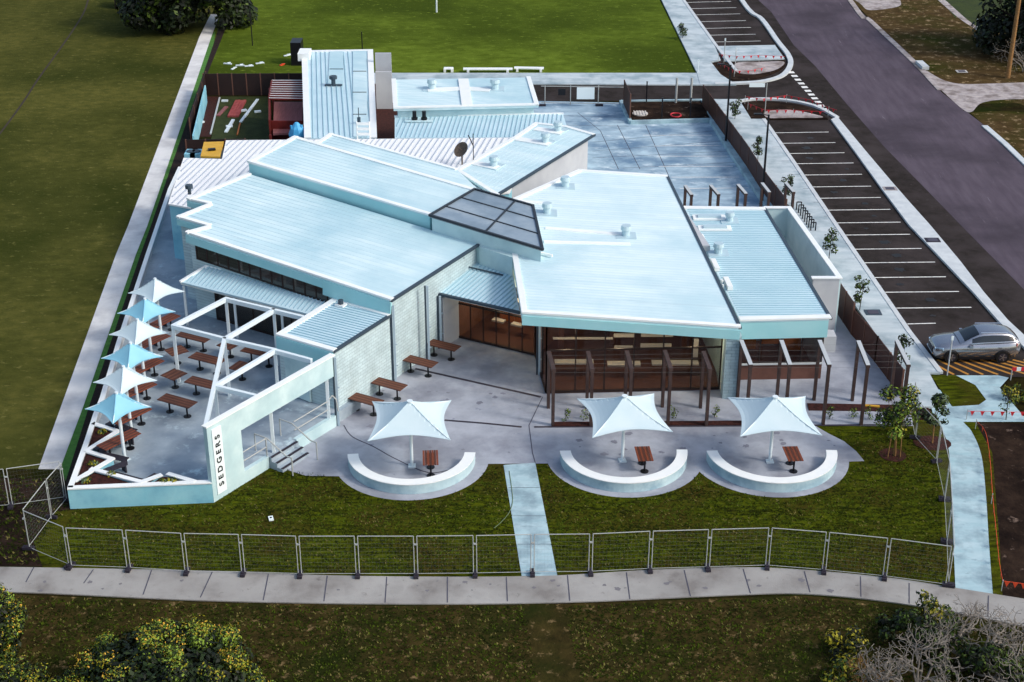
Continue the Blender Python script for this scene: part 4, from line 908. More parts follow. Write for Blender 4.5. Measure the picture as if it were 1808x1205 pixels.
for c_, a_, b_, l_ in (((760, 808), (759, 793), (760, 822), 'slatted brown table inside the left curved bench'), ((1137, 801), (1132, 787), (1140, 815.5), 'slatted brown table inside the middle curved bench'), ((1400, 801), (1394, 787), (1406, 814.4), 'slatted brown table inside the right curved bench')):
    table('short', c_, a_, b_, .02, l_, gf)

# ================================================================= CURVED BENCHES
for i, (ends, l_) in enumerate(((((614, 803), (727, 857), (839, 800)), 'curved concrete bench at the left, under the left front sunshade'), (((989, 797), (1113, 854), (1213, 795)), 'curved concrete bench in the middle, right of the pale path'), (((1248, 797), (1372, 854), (1477, 796)), 'curved concrete bench farthest right, near the young tree'))):
    c_, r_ = circle3(*[P(*q, .5) for q in ends]); a0 = angp(c_, P(*ends[0], .5)); a1 = angp(c_, P(*ends[2], .5))
    if a0 > 0: a0 -= 2 * math.pi
    if a1 > 0: a1 -= 2 * math.pi
    if a0 > a1: a0, a1 = a1, a0
    N_ = 40; ri = r_ - .48
    t = thing('curved_bench', l_, 'bench', (c_.x, c_.y - r_ * .8, 0), 'curved concrete benches on the plaza')
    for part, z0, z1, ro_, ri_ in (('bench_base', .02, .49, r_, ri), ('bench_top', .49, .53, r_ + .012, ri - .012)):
        mb = MB(); out = [Vector((c_.x + ro_ * math.cos(a0 + (a1 - a0) * k / N_), c_.y + ro_ * math.sin(a0 + (a1 - a0) * k / N_), z1)) for k in range(N_ + 1)]
        inn = [Vector((c_.x + ri_ * math.cos(a0 + (a1 - a0) * k / N_), c_.y + ri_ * math.sin(a0 + (a1 - a0) * k / N_), z1)) for k in range(N_ + 1)]
        dn = lambda v: Vector((v.x, v.y, z0)); n = N_ + 1
        V = out + inn + [dn(v) for v in out] + [dn(v) for v in inn]; F_ = []
        for k in range(N_):
            F_ += [[k, k + 1, n + k + 1, n + k], [2 * n + k, 3 * n + k, 3 * n + k + 1, 2 * n + k + 1], [k, 2 * n + k, 2 * n + k + 1, k + 1], [n + k, n + k + 1, 3 * n + k + 1, 3 * n + k]]
        F_ += [[0, n, 3 * n, 2 * n], [N_, 2 * n + N_, 3 * n + N_, n + N_]]
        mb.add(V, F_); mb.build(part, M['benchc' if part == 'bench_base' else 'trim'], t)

# ================================================================= SUNSHADES
def make_shade(a, zc, za, mtl, k=.17):
    t = thing('sunshade', '', 'sunshade'); n = 16; mb = MB(); V = []
    for side in (0, -.02):
        for i in range(n + 1):
            for j in range(n + 1):
                u, v = -1 + 2 * i / n, -1 + 2 * j / n; r = max(abs(u), abs(v)); s_ = min(abs(u), abs(v)) / max(r, 1e-6)
                sh = 1 - k * (1 - s_ ** 2) * r
                z = zc + (za - zc) * ((1 - r) ** 1.35) + .10 * (1 - s_ ** 2) * r * r * (za - zc)
                V.append((a * u * sh, a * v * sh, z + side))
    m_ = (n + 1) ** 2; F_ = []
    for i in range(n):
        for j in range(n):
            q = [i * (n + 1) + j, (i + 1) * (n + 1) + j, (i + 1) * (n + 1) + j + 1, i * (n + 1) + j + 1]
            F_.append(q); F_.append([m_ + x for x in q[::-1]])
    mb.add(V, F_)
    for su, sv in ((1, 1), (1, -1), (-1, 1), (-1, -1)):
        pr_ = None
        for q_ in range(9):
            r = .06 + .94 * q_ / 8; z = zc + (za - zc) * ((1 - r) ** 1.35) + .006
            cu = (a * r * su, a * r * sv, z)
            if pr_: mb.beam(pr_, cu, .035, .012)
            pr_ = cu
    mb.build('canopy', mtl, t, smooth=False)
    mb = MB(); mb.tube((0, 0, .02), (0, 0, za - .05), .075, 12); mb.box((0, 0, .03), (.34, .34, .06)); mb.build('pole', M['white'], t)
    mb = MB()
    for sx in (-1, 1):
        for sy in (-1, 1): mb.tube((0, 0, za - .25), (sx * a * .98, sy * a * .98, zc - .01), .025, 6)
    mb.tube((0, 0, za - .05), (0, 0, za + .02), a * .075, 14); mb.build('frame', M['white'], t)
    return t
for i, (C4, pole, zc, za, mk, l_) in enumerate((
        (((649, 781), (800, 779), (798, 711), (654, 713)), (726, 819), 2.45, 3.45, 'canvas', 'white peaked sunshade over the left curved bench'),
        (((1038.7, 775), (1189, 764), (1162, 699), (1018.5, 704.6)), (1098.5, 812), 2.45, 3.45, 'canvas', 'pale blue white sunshade over the middle curved bench'),
        (((1302.5, 772), (1455, 770), (1427, 703.7), (1279, 706)), (1360, 812), 2.45, 3.45, 'canvas', 'brightest white sunshade over the right curved bench'))):
    Q = [P(*q, zc) for q in C4]; pc = P(*pole)
    rot = angp(Q[0], Q[1]); half = ((Q[0] - Q[2]).length + (Q[1] - Q[3]).length) / 4 / math.sqrt(2)
    if i == 0: proto = make_shade(half, zc, za, M[mk]); t = proto
    else: t = copy_tree(proto)
    ctr = (Q[0] + Q[1] + Q[2] + Q[3]) / 4
    t.location = (pc.x * .3 + ctr.x * .7, pc.y * .3 + ctr.y * .7, .02); t.rotation_euler = (0, 0, rot); tag(t, l_, 'sunshade', 'large sunshades over the curved benches')
pw = make_shade(1.0, 3.3 - .6, 4.1 - .6, M['canvas'], .2); pbl = make_shade(1.0, 3.3 - .6, 4.1 - .6, M['canvasb'], .2)
apx = ((273.5, 492), (255.7, 527), (242.5, 564), (230, 605), (217.6, 647), (205, 693)); offs = (('w', 'farthest back white sunshade of the left row, near the building corner'), ('b', 'pale blue sunshade second from the back in the left row'), ('w', 'white sunshade third from the back in the left row'), ('b', 'pale blue sunshade third from the front in the left row'), ('w', 'white sunshade second from the front in the left row'), ('b', 'nearest pale blue sunshade of the left row beside the zigzag planter'))
first = {'w': True, 'b': True}
for (x, y), (k, l_) in zip(apx, offs):
    pr = pw if k == 'w' else pbl
    t = pr if first[k] else copy_tree(pr); first[k] = False
    v = P(x, y, 4.1); t.location = (v.x, v.y, .6); t.rotation_euler = (0, 0, R(45 + 4)); t.scale = (1.05, 1.05, 1); tag(t, l_, 'sunshade', 'small sunshades in a row along the left wall')

# ================================================================= TIMBER PORTAL FRAMES
def make_portal(depth, top, h=3.05):
    t = thing('portal_frame', '', 'portal frame')
    for y in (0, depth): mb = MB(); mb.beam((0, y, 0), (0, y, h - .06), .14, .20); mb.build('post', M['tim'], t)
    mb = MB(); mb.beam((0, -.08, h), (0, depth + .08, h), .20, .14); mb.m = 1; mb.beam((0, -.08, h + .08), (0, depth + .08, h + .08), .20, .02)
    mb.build('cross_beam', [M['tim'], M[top]], t); return t
pf = [((976, 752), (968, 721)), ((1043, 752), (1036, 721)), ((1111, 751), (1103, 719)), ((1179, 750), (1169, 718)), ((1247, 752), (1235, 717))]
pr = None; dep = (P(*pf[0][0]) - P(*pf[0][1])).length
ordn = ('leftmost', 'second from the left', 'third from the left', 'fourth from the left', 'rightmost')
for i, (f_, b_) in enumerate(pf):
    t = pr = make_portal(dep, 'tim') if pr is None else pr
    if i: t = copy_tree(pr)
    v = P(*f_); t.location = v; t.rotation_euler = (0, 0, angp(v, P(*b_)) - math.pi / 2); tag(t, 'dark timber portal frame before the dining room glass, ' + ordn[i], 'portal frame', 'dark portal frames before the dining room')
pr = None
pfg = [((1317, 750), (1302, 708)), ((1385, 750), (1371, 707)), ((1453, 750), (1437, 707)), ((1520, 751), (1504, 707)), ((1590, 750), (1571, 707))]
dep = (P(*pfg[2][0]) - P(*pfg[2][1])).length
for i, (f_, b_) in enumerate(pfg):
    if pr is None: t = pr = make_portal(dep, 'timtop', 3.25)
    else: t = copy_tree(pr)
    v = P(*f_); t.location = v; t.rotation_euler = (0, 0, angp(v, P(*b_)) - math.pi / 2); tag(t, 'pale topped portal frame before the service wing, ' + ordn[i], 'portal frame', 'pale topped portal frames at the right')
pr = None
for i, (fx, fy, bx_, by_) in enumerate(((1221, 344, 1210.5, 329), (1268.6, 343, 1255, 327.5), (1316.7, 342, 1303.6, 327), (1358, 339.5, 1346.6, 325), (1401, 339, 1388, 324))):
    a_, b_ = P(fx, fy, 3.1), P(bx_, by_, 3.1)
    if pr is None: t = pr = make_portal((P(1316.7, 342, 3.1) - P(1303.6, 327, 3.1)).length, 'timtop')
    else: t = copy_tree(pr)
    t.location = (a_.x, a_.y, 0); t.rotation_euler = (0, 0, angp(a_, b_) - math.pi / 2); tag(t, 'portal frame in the rear courtyard behind the service wing, ' + ordn[i], 'portal frame', 'portal frames in the rear courtyard')
for (fr_, l_, h_) in ((pf, 'thin trellis wires strung between the dark portal frames', 2.9), (pfg, 'thin trellis wires strung between the pale topped portal frames', 3.1)):
    mb = MB()
    for t_ in (.0, .25, .5, .75, 1.0):
        a_ = P(*fr_[0][0]).lerp(P(*fr_[0][1]), t_); b_ = P(*fr_[-1][0]).lerp(P(*fr_[-1][1]), t_); mb.tube((a_.x, a_.y, h_ + .02), (b_.x, b_.y, h_ + .02), .004, 3)
    tag(mb.build('trellis_wires', M['wire'], origin=P(*fr_[0][0])), l_, 'wires')

# ================================================================= FENCES AND WALLS ON THE RIGHT
def solid_fence(name, label, base, h, m, npost, z0=0, postm='fpost', cap=None, th=.05):
    W = [P(*q) for q in base]; t = thing(name, label, 'fence', W[len(W) // 2])
    for p, q in zip(W, W[1:]):
        mb = MB(); mb.beam((p.x, p.y, z0 + h / 2), (q.x, q.y, z0 + h / 2), th, h); mb.build('panel', M[m], t)
    tot = sum((q - p).length for p, q in zip(W, W[1:])); acc = 0
    for k in range(npost + 1):
        s_ = tot * k / npost; r_ = s_
        for p, q in zip(W, W[1:]):
            L_ = (q - p).length
            if r_ <= L_ + 1e-6: v = p.lerp(q, r_ / L_); mb = MB(); mb.beam((v.x, v.y, z0), (v.x, v.y, z0 + h + .03), .09, .09); mb.build('post', M[postm], t); break
            r_ -= L_
    return t
solid_fence('metal_fence', 'brown sheet fence between the rear courtyard and the footpath', [(1240, 190), (1262, 222), (1316, 298), (1345, 345), (1385, 399)], 1.8, 'fence', 10)
solid_fence('metal_fence', 'brown sheet fence beside the footpath below the white enclosure', [(1475, 549), (1503, 591)], 1.85, 'fence', 2, z0=.02)
solid_fence('metal_fence', 'brown sheet fence stepping inward beside the service wing', [(1503, 590), (1545, 640)], 1.5, 'fence', 2)
solid_fence('metal_fence', 'lower brown fence ending near the young trees', [(1545, 640), (1590, 700)], 1.5, 'fence', 2)
solid_fence('metal_fence', 'dark brown fence closing the back yard from the playing field', [(362, 169), (537, 168)], 1.8, 'fenced', 7)
solid_fence('metal_fence', 'dark fence along the left side of the back yard', [(366, 165), (352, 205), (338, 250)], 1.8, 'fenced', 4)
solid_fence('metal_fence', 'low dark fence in front of the back yard', [(332, 290), (436, 288)], 1.8, 'fenced', 3)
solid_fence('metal_fence', 'small brown fence end at the left of the rear garden box', [(1101, 190), (1112, 216)], 2.2, 'fence', 1)
solid_fence('metal_fence', 'low grey rail fence behind the rear courtyard', [(945, 176), (1102, 178)], 1.0, 'wallg', 6, z0=.9) if False else None
mb = MB(); wa_ = [P(360, 151, 1.4), P(332, 240, 1.4)]; mb.beam((wa_[0].x + .1, wa_[0].y, .7), (wa_[1].x + .35, wa_[1].y, .7), .1, 1.4)
tag(mb.build('yard_wall', M['wallb'], origin=P(348, 200)), 'pale blue wall slab inside the left fence of the back yard', 'wall')
# white enclosure at the right of the service wing
en = thing('bin_enclosure', 'tall white walled open enclosure beside the car park footpath', 'enclosure', P(1440, 520))
e = [P(1352, 367, 3.3), P(1393, 367, 3.3), P(1482, 491, 3.3), P(1436, 491, 3.3)]
for i, (p, q) in enumerate(zip(e[:-1], e[1:])):
    mb = MB(); mb.beam((p.x, p.y, 1.65), (q.x, q.y, 1.65), .2, 3.26 - .004 * i); mb.build('wall_face', M['wall'] if i != 2 else M['wallg'], en)
    mb = MB(); mb.beam((p.x, p.y, 3.31 + .004 * i), (q.x, q.y, 3.31 + .004 * i), .3, .06, ext=.1); mb.build('coping', M['trim'], en)
# kerbed garden box at the rear of the courtyard
gb = thing('garden_box', 'low kerbed dark garden box at the back of the rear courtyard', 'garden box', P(1180, 215))
mb = MB(); q4 = [P(x, y) for x, y in ((1096, 184), (1240, 182), (1258, 216), (1113, 220))]
mb.prism([Vector((v.x, v.y, .2)) for v in inset(q4, .15)], zb=0); mb.build('soil_bed', M['soil'], gb)
mb = MB()
for i in range(4): p, q = q4[i], q4[(i + 1) % 4]; mb.beam((p.x, p.y, .15 + .002 * i), (q.x, q.y, .15 + .002 * i), .25, .3)
mb.build('kerb_edge', M['pathb'], gb)
strip('kerb', [(1258, 218), (1300, 285), (1345, 352), (1372, 390)], .5, .3, M['pathb'], .02, False)
for i, (x, y, h_) in enumerate(((1168, 216, 1.9), (1218, 216, 1.9), (1141, 186, 1.9), (1193, 186, 2.2), (1219, 186, 2.2))):
    q = P(x, y); mb = MB(); mb.tube(q, (q.x, q.y, h_), .05 if i < 3 else .09, 8); mb.box((q.x, q.y, h_), (.14, .14, .04))
    tag(mb.build('bollard', M['steel' if i > 2 else 'black'], origin=q), ('thin dark stake at the left front of the garden box', 'thin dark stake at the right front of the garden box', 'thin dark stake behind the garden box', 'pale steel pipe post behind the garden box, left of two', 'pale steel pipe post behind the garden box, right of two')[i], 'post')
mb = MB(); q = P(1193, 209)
for k in range(14):
    a_ = 2 * math.pi * k / 14; b_ = 2 * math.pi * (k + 1) / 14; mb.tube((q.x + .4 * math.cos(a_), q.y + .5 * math.sin(a_), .25), (q.x + .4 * math.cos(b_), q.y + .5 * math.sin(b_), .25), .06, 6)
tag(mb.build('coiled_hose', M['red'], origin=q), 'red coiled hose lying in the rear garden box', 'hose')
mb = MB(); q = P(1130, 206); mb.tube((q.x, q.y, .2), (q.x, q.y, .28), .6, 14); 
for k in range(5): mb.box((q.x - .45 + .22 * k, q.y, .3), (.07, 1.0, .05))
tag(mb.build('drain_cover', M['intp'], origin=q), 'pale round ribbed cover in the rear garden box', 'cover')
# site fence with a sign at the back
sf = thing('site_fence', 'grey mesh site fence with a white notice behind the rear courtyard', 'fence', P(1030, 180))
mb = MB()
for x in (962, 1007, 1056, 1101): q = P(x, 186); mb.tube(q, (q.x, q.y, 1.6), .04, 6)
for z in (.2, 1.55): a_, b_ = P(955, 186), P(1101, 188); mb.tube((a_.x, a_.y, z), (b_.x, b_.y, z), .03, 6)
mb.build('frame', M['steel'], sf); mb = MB(); a_, b_ = P(1018, 190), P(1049, 190); mb.beam((a_.x, a_.y, 1.15), (b_.x, b_.y, 1.15), .04, .95); mb.build('notice_board', M['sgn'], sf)
mb = MB(); a_, b_ = P(985, 190), P(998, 190); mb.beam((a_.x, a_.y, 1.25), (b_.x, b_.y, 1.25), .04, .5); mb.build('small_notice', M['black'], sf)
for x in (957, 1058): 
    q = P(x, 188); mb = MB(); mb.box((q.x, q.y, .08), (.6, .25, .16)); mb.build('foot_block', M['foot'], sf)
# bicycle rack like posts
br = thing('bicycle_rack', 'row of short dark hoops on the footpath behind the white enclosure', 'bicycle rack', P(1415, 384))
for k in range(8):
    x, y = 1406 + k * 3.6, 371 + k * 5.2; q = P(x, y, .13); mb = MB(); mb.path([q, q + Vector((0, 0, .55)), q + Vector((.3, 0, .55)), q + Vector((.3, 0, 0))], .04, 6); mb.build('hoop', M['black'], br)

# ================================================================= POLES, SIGNS
def light_pole(base, h, label, arm=.55):
    q = P(*base); t = thing('light_pole', label, 'light pole', q, 'black light poles along the rear fence')
    mb = MB(); mb.tube(q, (q.x, q.y, h), .09, 10, r2=.06); mb.box((q.x, q.y, .03), (.35, .35, .06)); mb.build('pole', M['black'], t)
    mb = MB(); mb.tube((q.x, q.y, h - .05), (q.x - arm, q.y, h + .05), .035, 6); mb.build('arm', M['black'], t)
    mb = MB(); mb.box((q.x - arm - .15, q.y, h + .05), (.5, .22, .08)); mb.build('lamp_head', M['black'], t)
light_pole((1281, 256), 6.0, 'black light pole farther back, beside the rear courtyard fence')
light_pole((1345, 362), 6.2, 'black light pole nearer, standing among the rear portal frames')
pp_ = thing('utility_pole', 'tall brown timber utility pole on the far verge by the dark tree', 'utility pole', P(1779, 138))
q = P(1779, 138); mb = MB(); mb.tube(q, (q.x, q.y, 9.5), .20, 10, r2=.14); mb.build('pole', M['bark'], pp_)
mb = MB(); mb.beam((q.x - 1, q.y, 9.0), (q.x + 1, q.y, 9.0), .12, .12); mb.build('crossarm', M['bark'], pp_)
for base, h_, l_, bd, m_ in (((1297, 132), 2.3, 'pale sign post standing in the kerbed bed of the upper car park', None, 'timtop'), ((1278, 112), 2.2, 'thin grey post beside the concrete pad of the upper car park', None, 'steel'), ((1350, 205), 2.6, 'street sign on a thin post at the lower garden bed', (-.75, 1.2, .3), 'steel'), ((1672, 664), 2.3, 'thin pale post standing in front of the parked car', None, 'timtop'), ((1232, 130), 1.2, 'short white marker post on the footpath corner by the field', None, 'white')):
    q = P(*base); t = thing('sign_post', l_, 'sign post', q); mb = MB(); mb.tube(q, (q.x, q.y, h_), .035, 6); mb.build('post', M[m_], t)
    mb = MB()
    if bd: mb.box((q.x + bd[0], q.y, h_ - .15), (bd[1], .04, bd[2]))
    else: mb.box((q.x, q.y - .03, h_ - .12), (.12, .03, .22))
    mb.build('sign_plate', M['sgn'], t)
# utilities on the ground
for i, (x, y, m_, l_) in enumerate(((1698, 127, 'intp', 'square pale pit cover in the far verge'), (1571, 337, 'gravel', 'grey grate set in the kerb strip'), (1646, 428, 'foot', 'dark grate set in the median strip'), (1541, 556, 'gut', 'dark round cover on the footpath near the lower fence'))):
    q = P(x, y); mb = MB(); z = .03 if i == 0 else .145; mb.box((q.x, q.y, z), (.9, .7, .03)); mb.m = 1; mb.box((q.x, q.y, z + .02), (.6, .45, .02))
    tag(mb.build('pit_cover', [M[m_], M['joint']], origin=q), l_, 'pit cover')
mb = MB(); a_, b_ = P(1622, 113), P(1634, 124); mb.beam((a_.x, a_.y, .15), (b_.x, b_.y, .15), .6, .3); tag(mb.build('kerb_inlet', M['kerb'], origin=a_), 'concrete stormwater inlet at the far edge of the road', 'inlet')
mb = MB(); q = P(1724, 53); mb.tube(q, (q.x, q.y, 1.0), .09, 8); tag(mb.build('marker_post', M['white'], origin=q), 'white marker post at the end of the pale lawn edging', 'post')
mb = MB(); q = P(478.5, 917.5); mb.box((q.x, q.y, .05), (.2, .3, .08), .3); mb.m = 1; mb.tube((q.x, q.y, .09), (q.x, q.y, .11), .05, 8); tag(mb.build('irrigation_box', [M['sgn'], M['black']], origin=q), 'small white box with a dark lid lying on the front lawn', 'box')
mb = MB(); hp = smooth_line([(899, 832), (903, 860), (905, 885), (899, 905), (885, 922), (872, 933)], 5)
mb.path([P(x, y, .03) for x, y in hp], .018, 6); tag(mb.build('garden_hose', M['leafg'], origin=P(899, 880)), 'thin green hose lying on the lawn beside the pale path', 'hose')

# ================================================================= TEMPORARY FENCE PANELS
PW, PH = 2.4, 1.95
def make_panel():
    t = thing('fence_panel', '', 'fence panel')
    mb = MB(); r = .019
    mb.tube((0.07, 0, .02), (0.07, 0, PH), r); mb.tube((PW - .07, 0, .02), (PW - .07, 0, PH), r); mb.tube((0.07, 0, PH), (PW - .07, 0, PH), r); mb.tube((0.07, 0, .12), (PW - .07, 0, .12), r * .6); mb.build('frame', M['steel'], t)
    mb = MB()
    for k in range(1, 16): x = .07 + (PW - .14) * k / 16; mb.tube((x, 0, .12), (x, 0, PH), .0012, 3)
    for k in range(1, 10): z = .12 + (PH - .12) * k / 10; mb.tube((.07, 0, z), (PW - .07, 0, z), .002, 3)
    mb.build('wire_mesh', M['wire'], t)
    mb = MB(); mb.box((0, 0, .07), (.2, .5, .12)); mb.box((0, 0, .14), (.12, .3, .05)); mb.build('foot_block', M['foot'], t)
    mb = MB(); mb.box((0, 0, 1.55), (.12, .06, .06)); mb.build('clamp', M['steel'], t)
    return t
fp = make_panel(); used = [0]
def fence_run(pxs, labels, group):
    for (a_, b_), l_ in zip(zip(pxs, pxs[1:]), labels):
        t = fp if not used[0] else copy_tree(fp); used[0] += 1
        p, q = P(*a_), P(*b_); t.location = (p.x, p.y, .05); t.rotation_euler = (0, 0, angp(p, q)); t.scale = ((q - p).length / PW, 1, 1); tag(t, l_, 'fence panel', group)
frontx = [(124, 1004), (228, 1008), (330, 1014), (430, 1016), (530, 1019), (632, 1019), (735, 1019), (839, 1018), (940, 1016), (1042, 1015), (1147, 1010), (1249, 1007), (1354, 1004), (1454, 1012), (1561, 1023), (1672, 1038)]
nth = ['leftmost', 'second', 'third', 'fourth', 'fifth', 'sixth', 'seventh', 'eighth, ending on the pale path', 'ninth, starting on the pale path', 'tenth', 'eleventh', 'twelfth', 'thirteenth', 'fourteenth', 'rightmost']
fence_run(frontx, ['wire site fence panel along the front path, ' + (n_ if n_ in ('leftmost', 'rightmost') else n_ + ' from the left') if ',' not in n_ else 'wire site fence panel along the front path, ' + n_ for n_ in nth], 'wire fence panels along the front path')
fence_run([(124, 1003), (51, 972)], ['wire fence panel turning inward at the front left corner'], 'wire fence panels at the front left')
fence_run([(51, 972), (92, 917), (119, 885)], ['wire fence panel running back from the front left corner', 'wire fence panel meeting the end of the low terrace wall'], 'wire fence panels at the front left')
fence_run([(117, 883), (20, 897), (-90, 905)], ['wire fence panel crossing the dark soil left of the terrace', 'wire fence panel cut by the left picture edge'], 'wire fence panels at the front left')
fence_run([(1674, 1037), (1671, 960), (1667, 885), (1653, 818), (1615, 776), (1608, 738)], ['wire fence panel beside the right path, nearest the front path', 'wire fence panel beside the right path, second from the front', 'wire fence panel beside the right path, third from the front', 'wire fence panel running past the small shrub by the right path', 'wire fence panel farthest back behind the young tree'], 'wire fence panels beside the right path')

# ================================================================= BUNTING, CONES, BARRIERS
def bunting(label, pts, h, nf, m_, cat='bunting', posts=()):
    W = [P(x, y) for x, y in pts]; t = thing('bunting', label, cat, W[0]); mb = MB(); W = [Vector((v.x, v.y, h)) for v in W]; mb.path(W, .012, 4); mb.build('string', M[m_], t)
    tot = sum((q - p).length for p, q in zip(W, W[1:]))
    for k in range(nf):
        s_ = tot * (k + .5) / nf
        for p, q in zip(W, W[1:]):
            L_ = (q - p).length
            if s_ <= L_: v = p.lerp(q, s_ / L_); d = (q - p).normalized(); break
            s_ -= L_
        mb = MB(); a_, b_, c_ = v - d * .11, v + d * .11, v + Vector((0, 0, -.26)); n = Vector((-d.y, d.x, 0)) * .006
        mb.add([a_ - n, b_ - n, c_ - n, a_ + n, b_ + n, c_ + n], [[0, 1, 2], [5, 4, 3], [0, 3, 4, 1], [1, 4, 5, 2], [2, 5, 3, 0]]); mb.build('flag', M[m_], t)
    mb = MB()
    for x, y in posts: v = P(x, y); mb.tube(v, (v.x, v.y, h + .1), .02, 5)
    if posts: mb.build('stake', M['steel'], t)
bunting('orange flag line running down beside the right path', smooth_line([(1722, 758), (1738, 778), (1746, 830), (1750, 890), (1757, 960), (1762, 1010), (1768, 1044)], 3), .45, 11, 'orange', posts=((1722, 758), (1750, 890), (1768, 1044)))
bunting('orange flag line across the soil at the right edge', [(1768, 1044), (1812, 1050)], .5, 3, 'orange', posts=((1812, 1050),))
bunting('red flag line along the crossing path edge', [(1706, 742), (1812, 744)], .5, 6, 'red', posts=((1706, 742), (1812, 744)))
bunting('red flag line around the lower garden bed', [(1315, 186), (1345, 190), (1388, 184), (1430, 192), (1462, 206), (1476, 210)], .7, 14, 'red', posts=((1315, 186), (1388, 184), (1462, 206)))
bunting('red flag line crossing the middle of the lower garden bed', [(1320, 196), (1350, 208), (1400, 208), (1455, 211)], .6, 10, 'red', posts=((1320, 196), (1400, 208)))
bunting('red flag line across the upper garden bed', [(1268, 110), (1300, 114), (1340, 112), (1385, 114)], .7, 9, 'red', posts=((1268, 110), (1340, 112)))
bunting('red flag line at the front of the upper garden bed', [(1268, 122), (1296, 138), (1320, 138), (1350, 132)], .6, 8, 'red', posts=((1296, 138),))
t = thing('barrier_board', 'red and white barrier board at the right edge behind the crossing path', 'barrier', P(1795, 672))
mb = MB(); a_, b_ = P(1784, 672), P(1830, 672)
for k in range(6): p, q = a_.lerp(b_, k / 6), a_.lerp(b_, (k + 1) / 6); mb.m = k % 2; mb.beam((p.x, p.y, .65), (q.x, q.y, .65), .04, .2)
mb.build('board', [M['red'], M['sgn']], t); mb = MB()
for v in (a_, b_): mb.tube((v.x, v.y, 0), (v.x, v.y, .6), .03, 6)
mb.build('leg', M['steel'], t)
mb = MB(); a_, b_ = P(1527, 716, .1), P(1553, 718, .1); mb.beam(a_, b_, .12, .06); tag(mb.build('edging_strip', M['yellow'], origin=a_), 'short yellow strip lying in the mulch before the service wing', 'strip')

# ================================================================= CAR
car = thing('parked_car', 'silver grey compact SUV parked beside the orange hatching', 'car', P(1716, 628), rz=0)
cc = P(1716, 628); ca_ = angp(P(1650, 632), P(1790, 630)) - R(1.5)
# stations along length (x from nose at -2.25 to tail 2.25): half widths and heights
ST = [(-2.25, .52, .34, .48, .62, .66), (-2.15, .74, .24, .50, .72, .80), (-1.9, .86, .22, .55, .80, .90), (-1.45, .90, .22, .60, .88, .97), (-.95, .90, .22, .62, .95, 1.02), (-.60, .90, .22, .62, .98, 1.05), (.15, .90, .22, .62, 1.0, 1.06), (.95, .90, .22, .62, 1.03, 1.09), (1.55, .90, .24, .62, 1.06, 1.13), (1.95, .87, .30, .62, 1.08, 1.16), (2.15, .80, .38, .62, 1.05, 1.14), (2.24, .70, .45, .62, .95, 1.05)]
def carring(x, w_, zb, zm, zs, zt):
    return [(x, -w_ * .92, zb), (x, -w_, zm), (x, -w_ * .98, zs), (x, -w_ * .88, zt), (x, -w_ * .45, zt + .03), (x, 0, zt + .04), (x, w_ * .45, zt + .03), (x, w_ * .88, zt), (x, w_ * .98, zs), (x, w_, zm), (x, w_ * .92, zb)]
C_ = car.location
def CL(v): return Vector(v) + C_
mb = MB(); V = []; F_ = []
for s_ in ST: V += [CL(v) for v in carring(*s_)]
for i in range(len(ST) - 1):
    for j in range(10): F_.append([i * 11 + j, i * 11 + j + 1, (i + 1) * 11 + j + 1, (i + 1) * 11 + j])
    F_.append([i * 11 + 10, i * 11, (i + 1) * 11, (i + 1) * 11 + 10])
F_.append(list(range(11))[::-1]); F_.append([(len(ST) - 1) * 11 + j for j in range(11)])
mb.add(V, F_)
body = mb.build('body', M['car'], car, smooth=True)
RS = [(-.95, .74, 1.03, .72, 1.04), (-.72, .79, 1.04, .70, 1.15), (-.35, .81, 1.06, .66, 1.36), (.02, .81, 1.07, .63, 1.53), (.25, .81, 1.08, .62, 1.575), (.7, .81, 1.09, .61, 1.60), (1.15, .80, 1.12, .60, 1.585), (1.55, .79, 1.15, .59, 1.54), (1.80, .77, 1.17, .58, 1.46), (2.00, .74, 1.17, .58, 1.33), (2.16, .70, 1.15, .60, 1.18)]
mb = MB(); V = []
def cring(x, wb_, zb, wt_, zt):
    L_ = [(x, -wb_, zb)] + [(x, -(wb_ + (wt_ - wb_) * k), zb + (zt - zb) * k) for k in (.14, .80)] + [(x, -wt_ * .97, zt), (x, -wt_ * .8, zt + .03), (x, -wt_ * .4, zt + .05)]
    return L_ + [(x, -p[1], p[2]) for p in L_[::-1]]
for r_ in RS: V += [CL(v) for v in cring(*r_)]
for i in range(len(RS) - 1):
    for j in range(11):
        side = j in (1, 9) and 1 < i < 9
        mb.m = 1 if side or (3 <= j <= 7 and 0 < i < 3) or (3 <= j <= 7 and i == 9) else 0
        mb.add([V[i * 12 + j], V[i * 12 + j + 1], V[(i + 1) * 12 + j + 1], V[(i + 1) * 12 + j]], [[0, 1, 2, 3]])
cab = mb.build('cabin', [M['car'], M['carglass']], car)
_bm = bmesh.new(); _bm.from_mesh(cab.data); bmesh.ops.remove_doubles(_bm, verts=_bm.verts, dist=.001); bmesh.ops.recalc_face_normals(_bm, faces=_bm.faces); _bm.to_mesh(cab.data); _bm.free()
for p_ in cab.data.polygons: p_.use_smooth = True
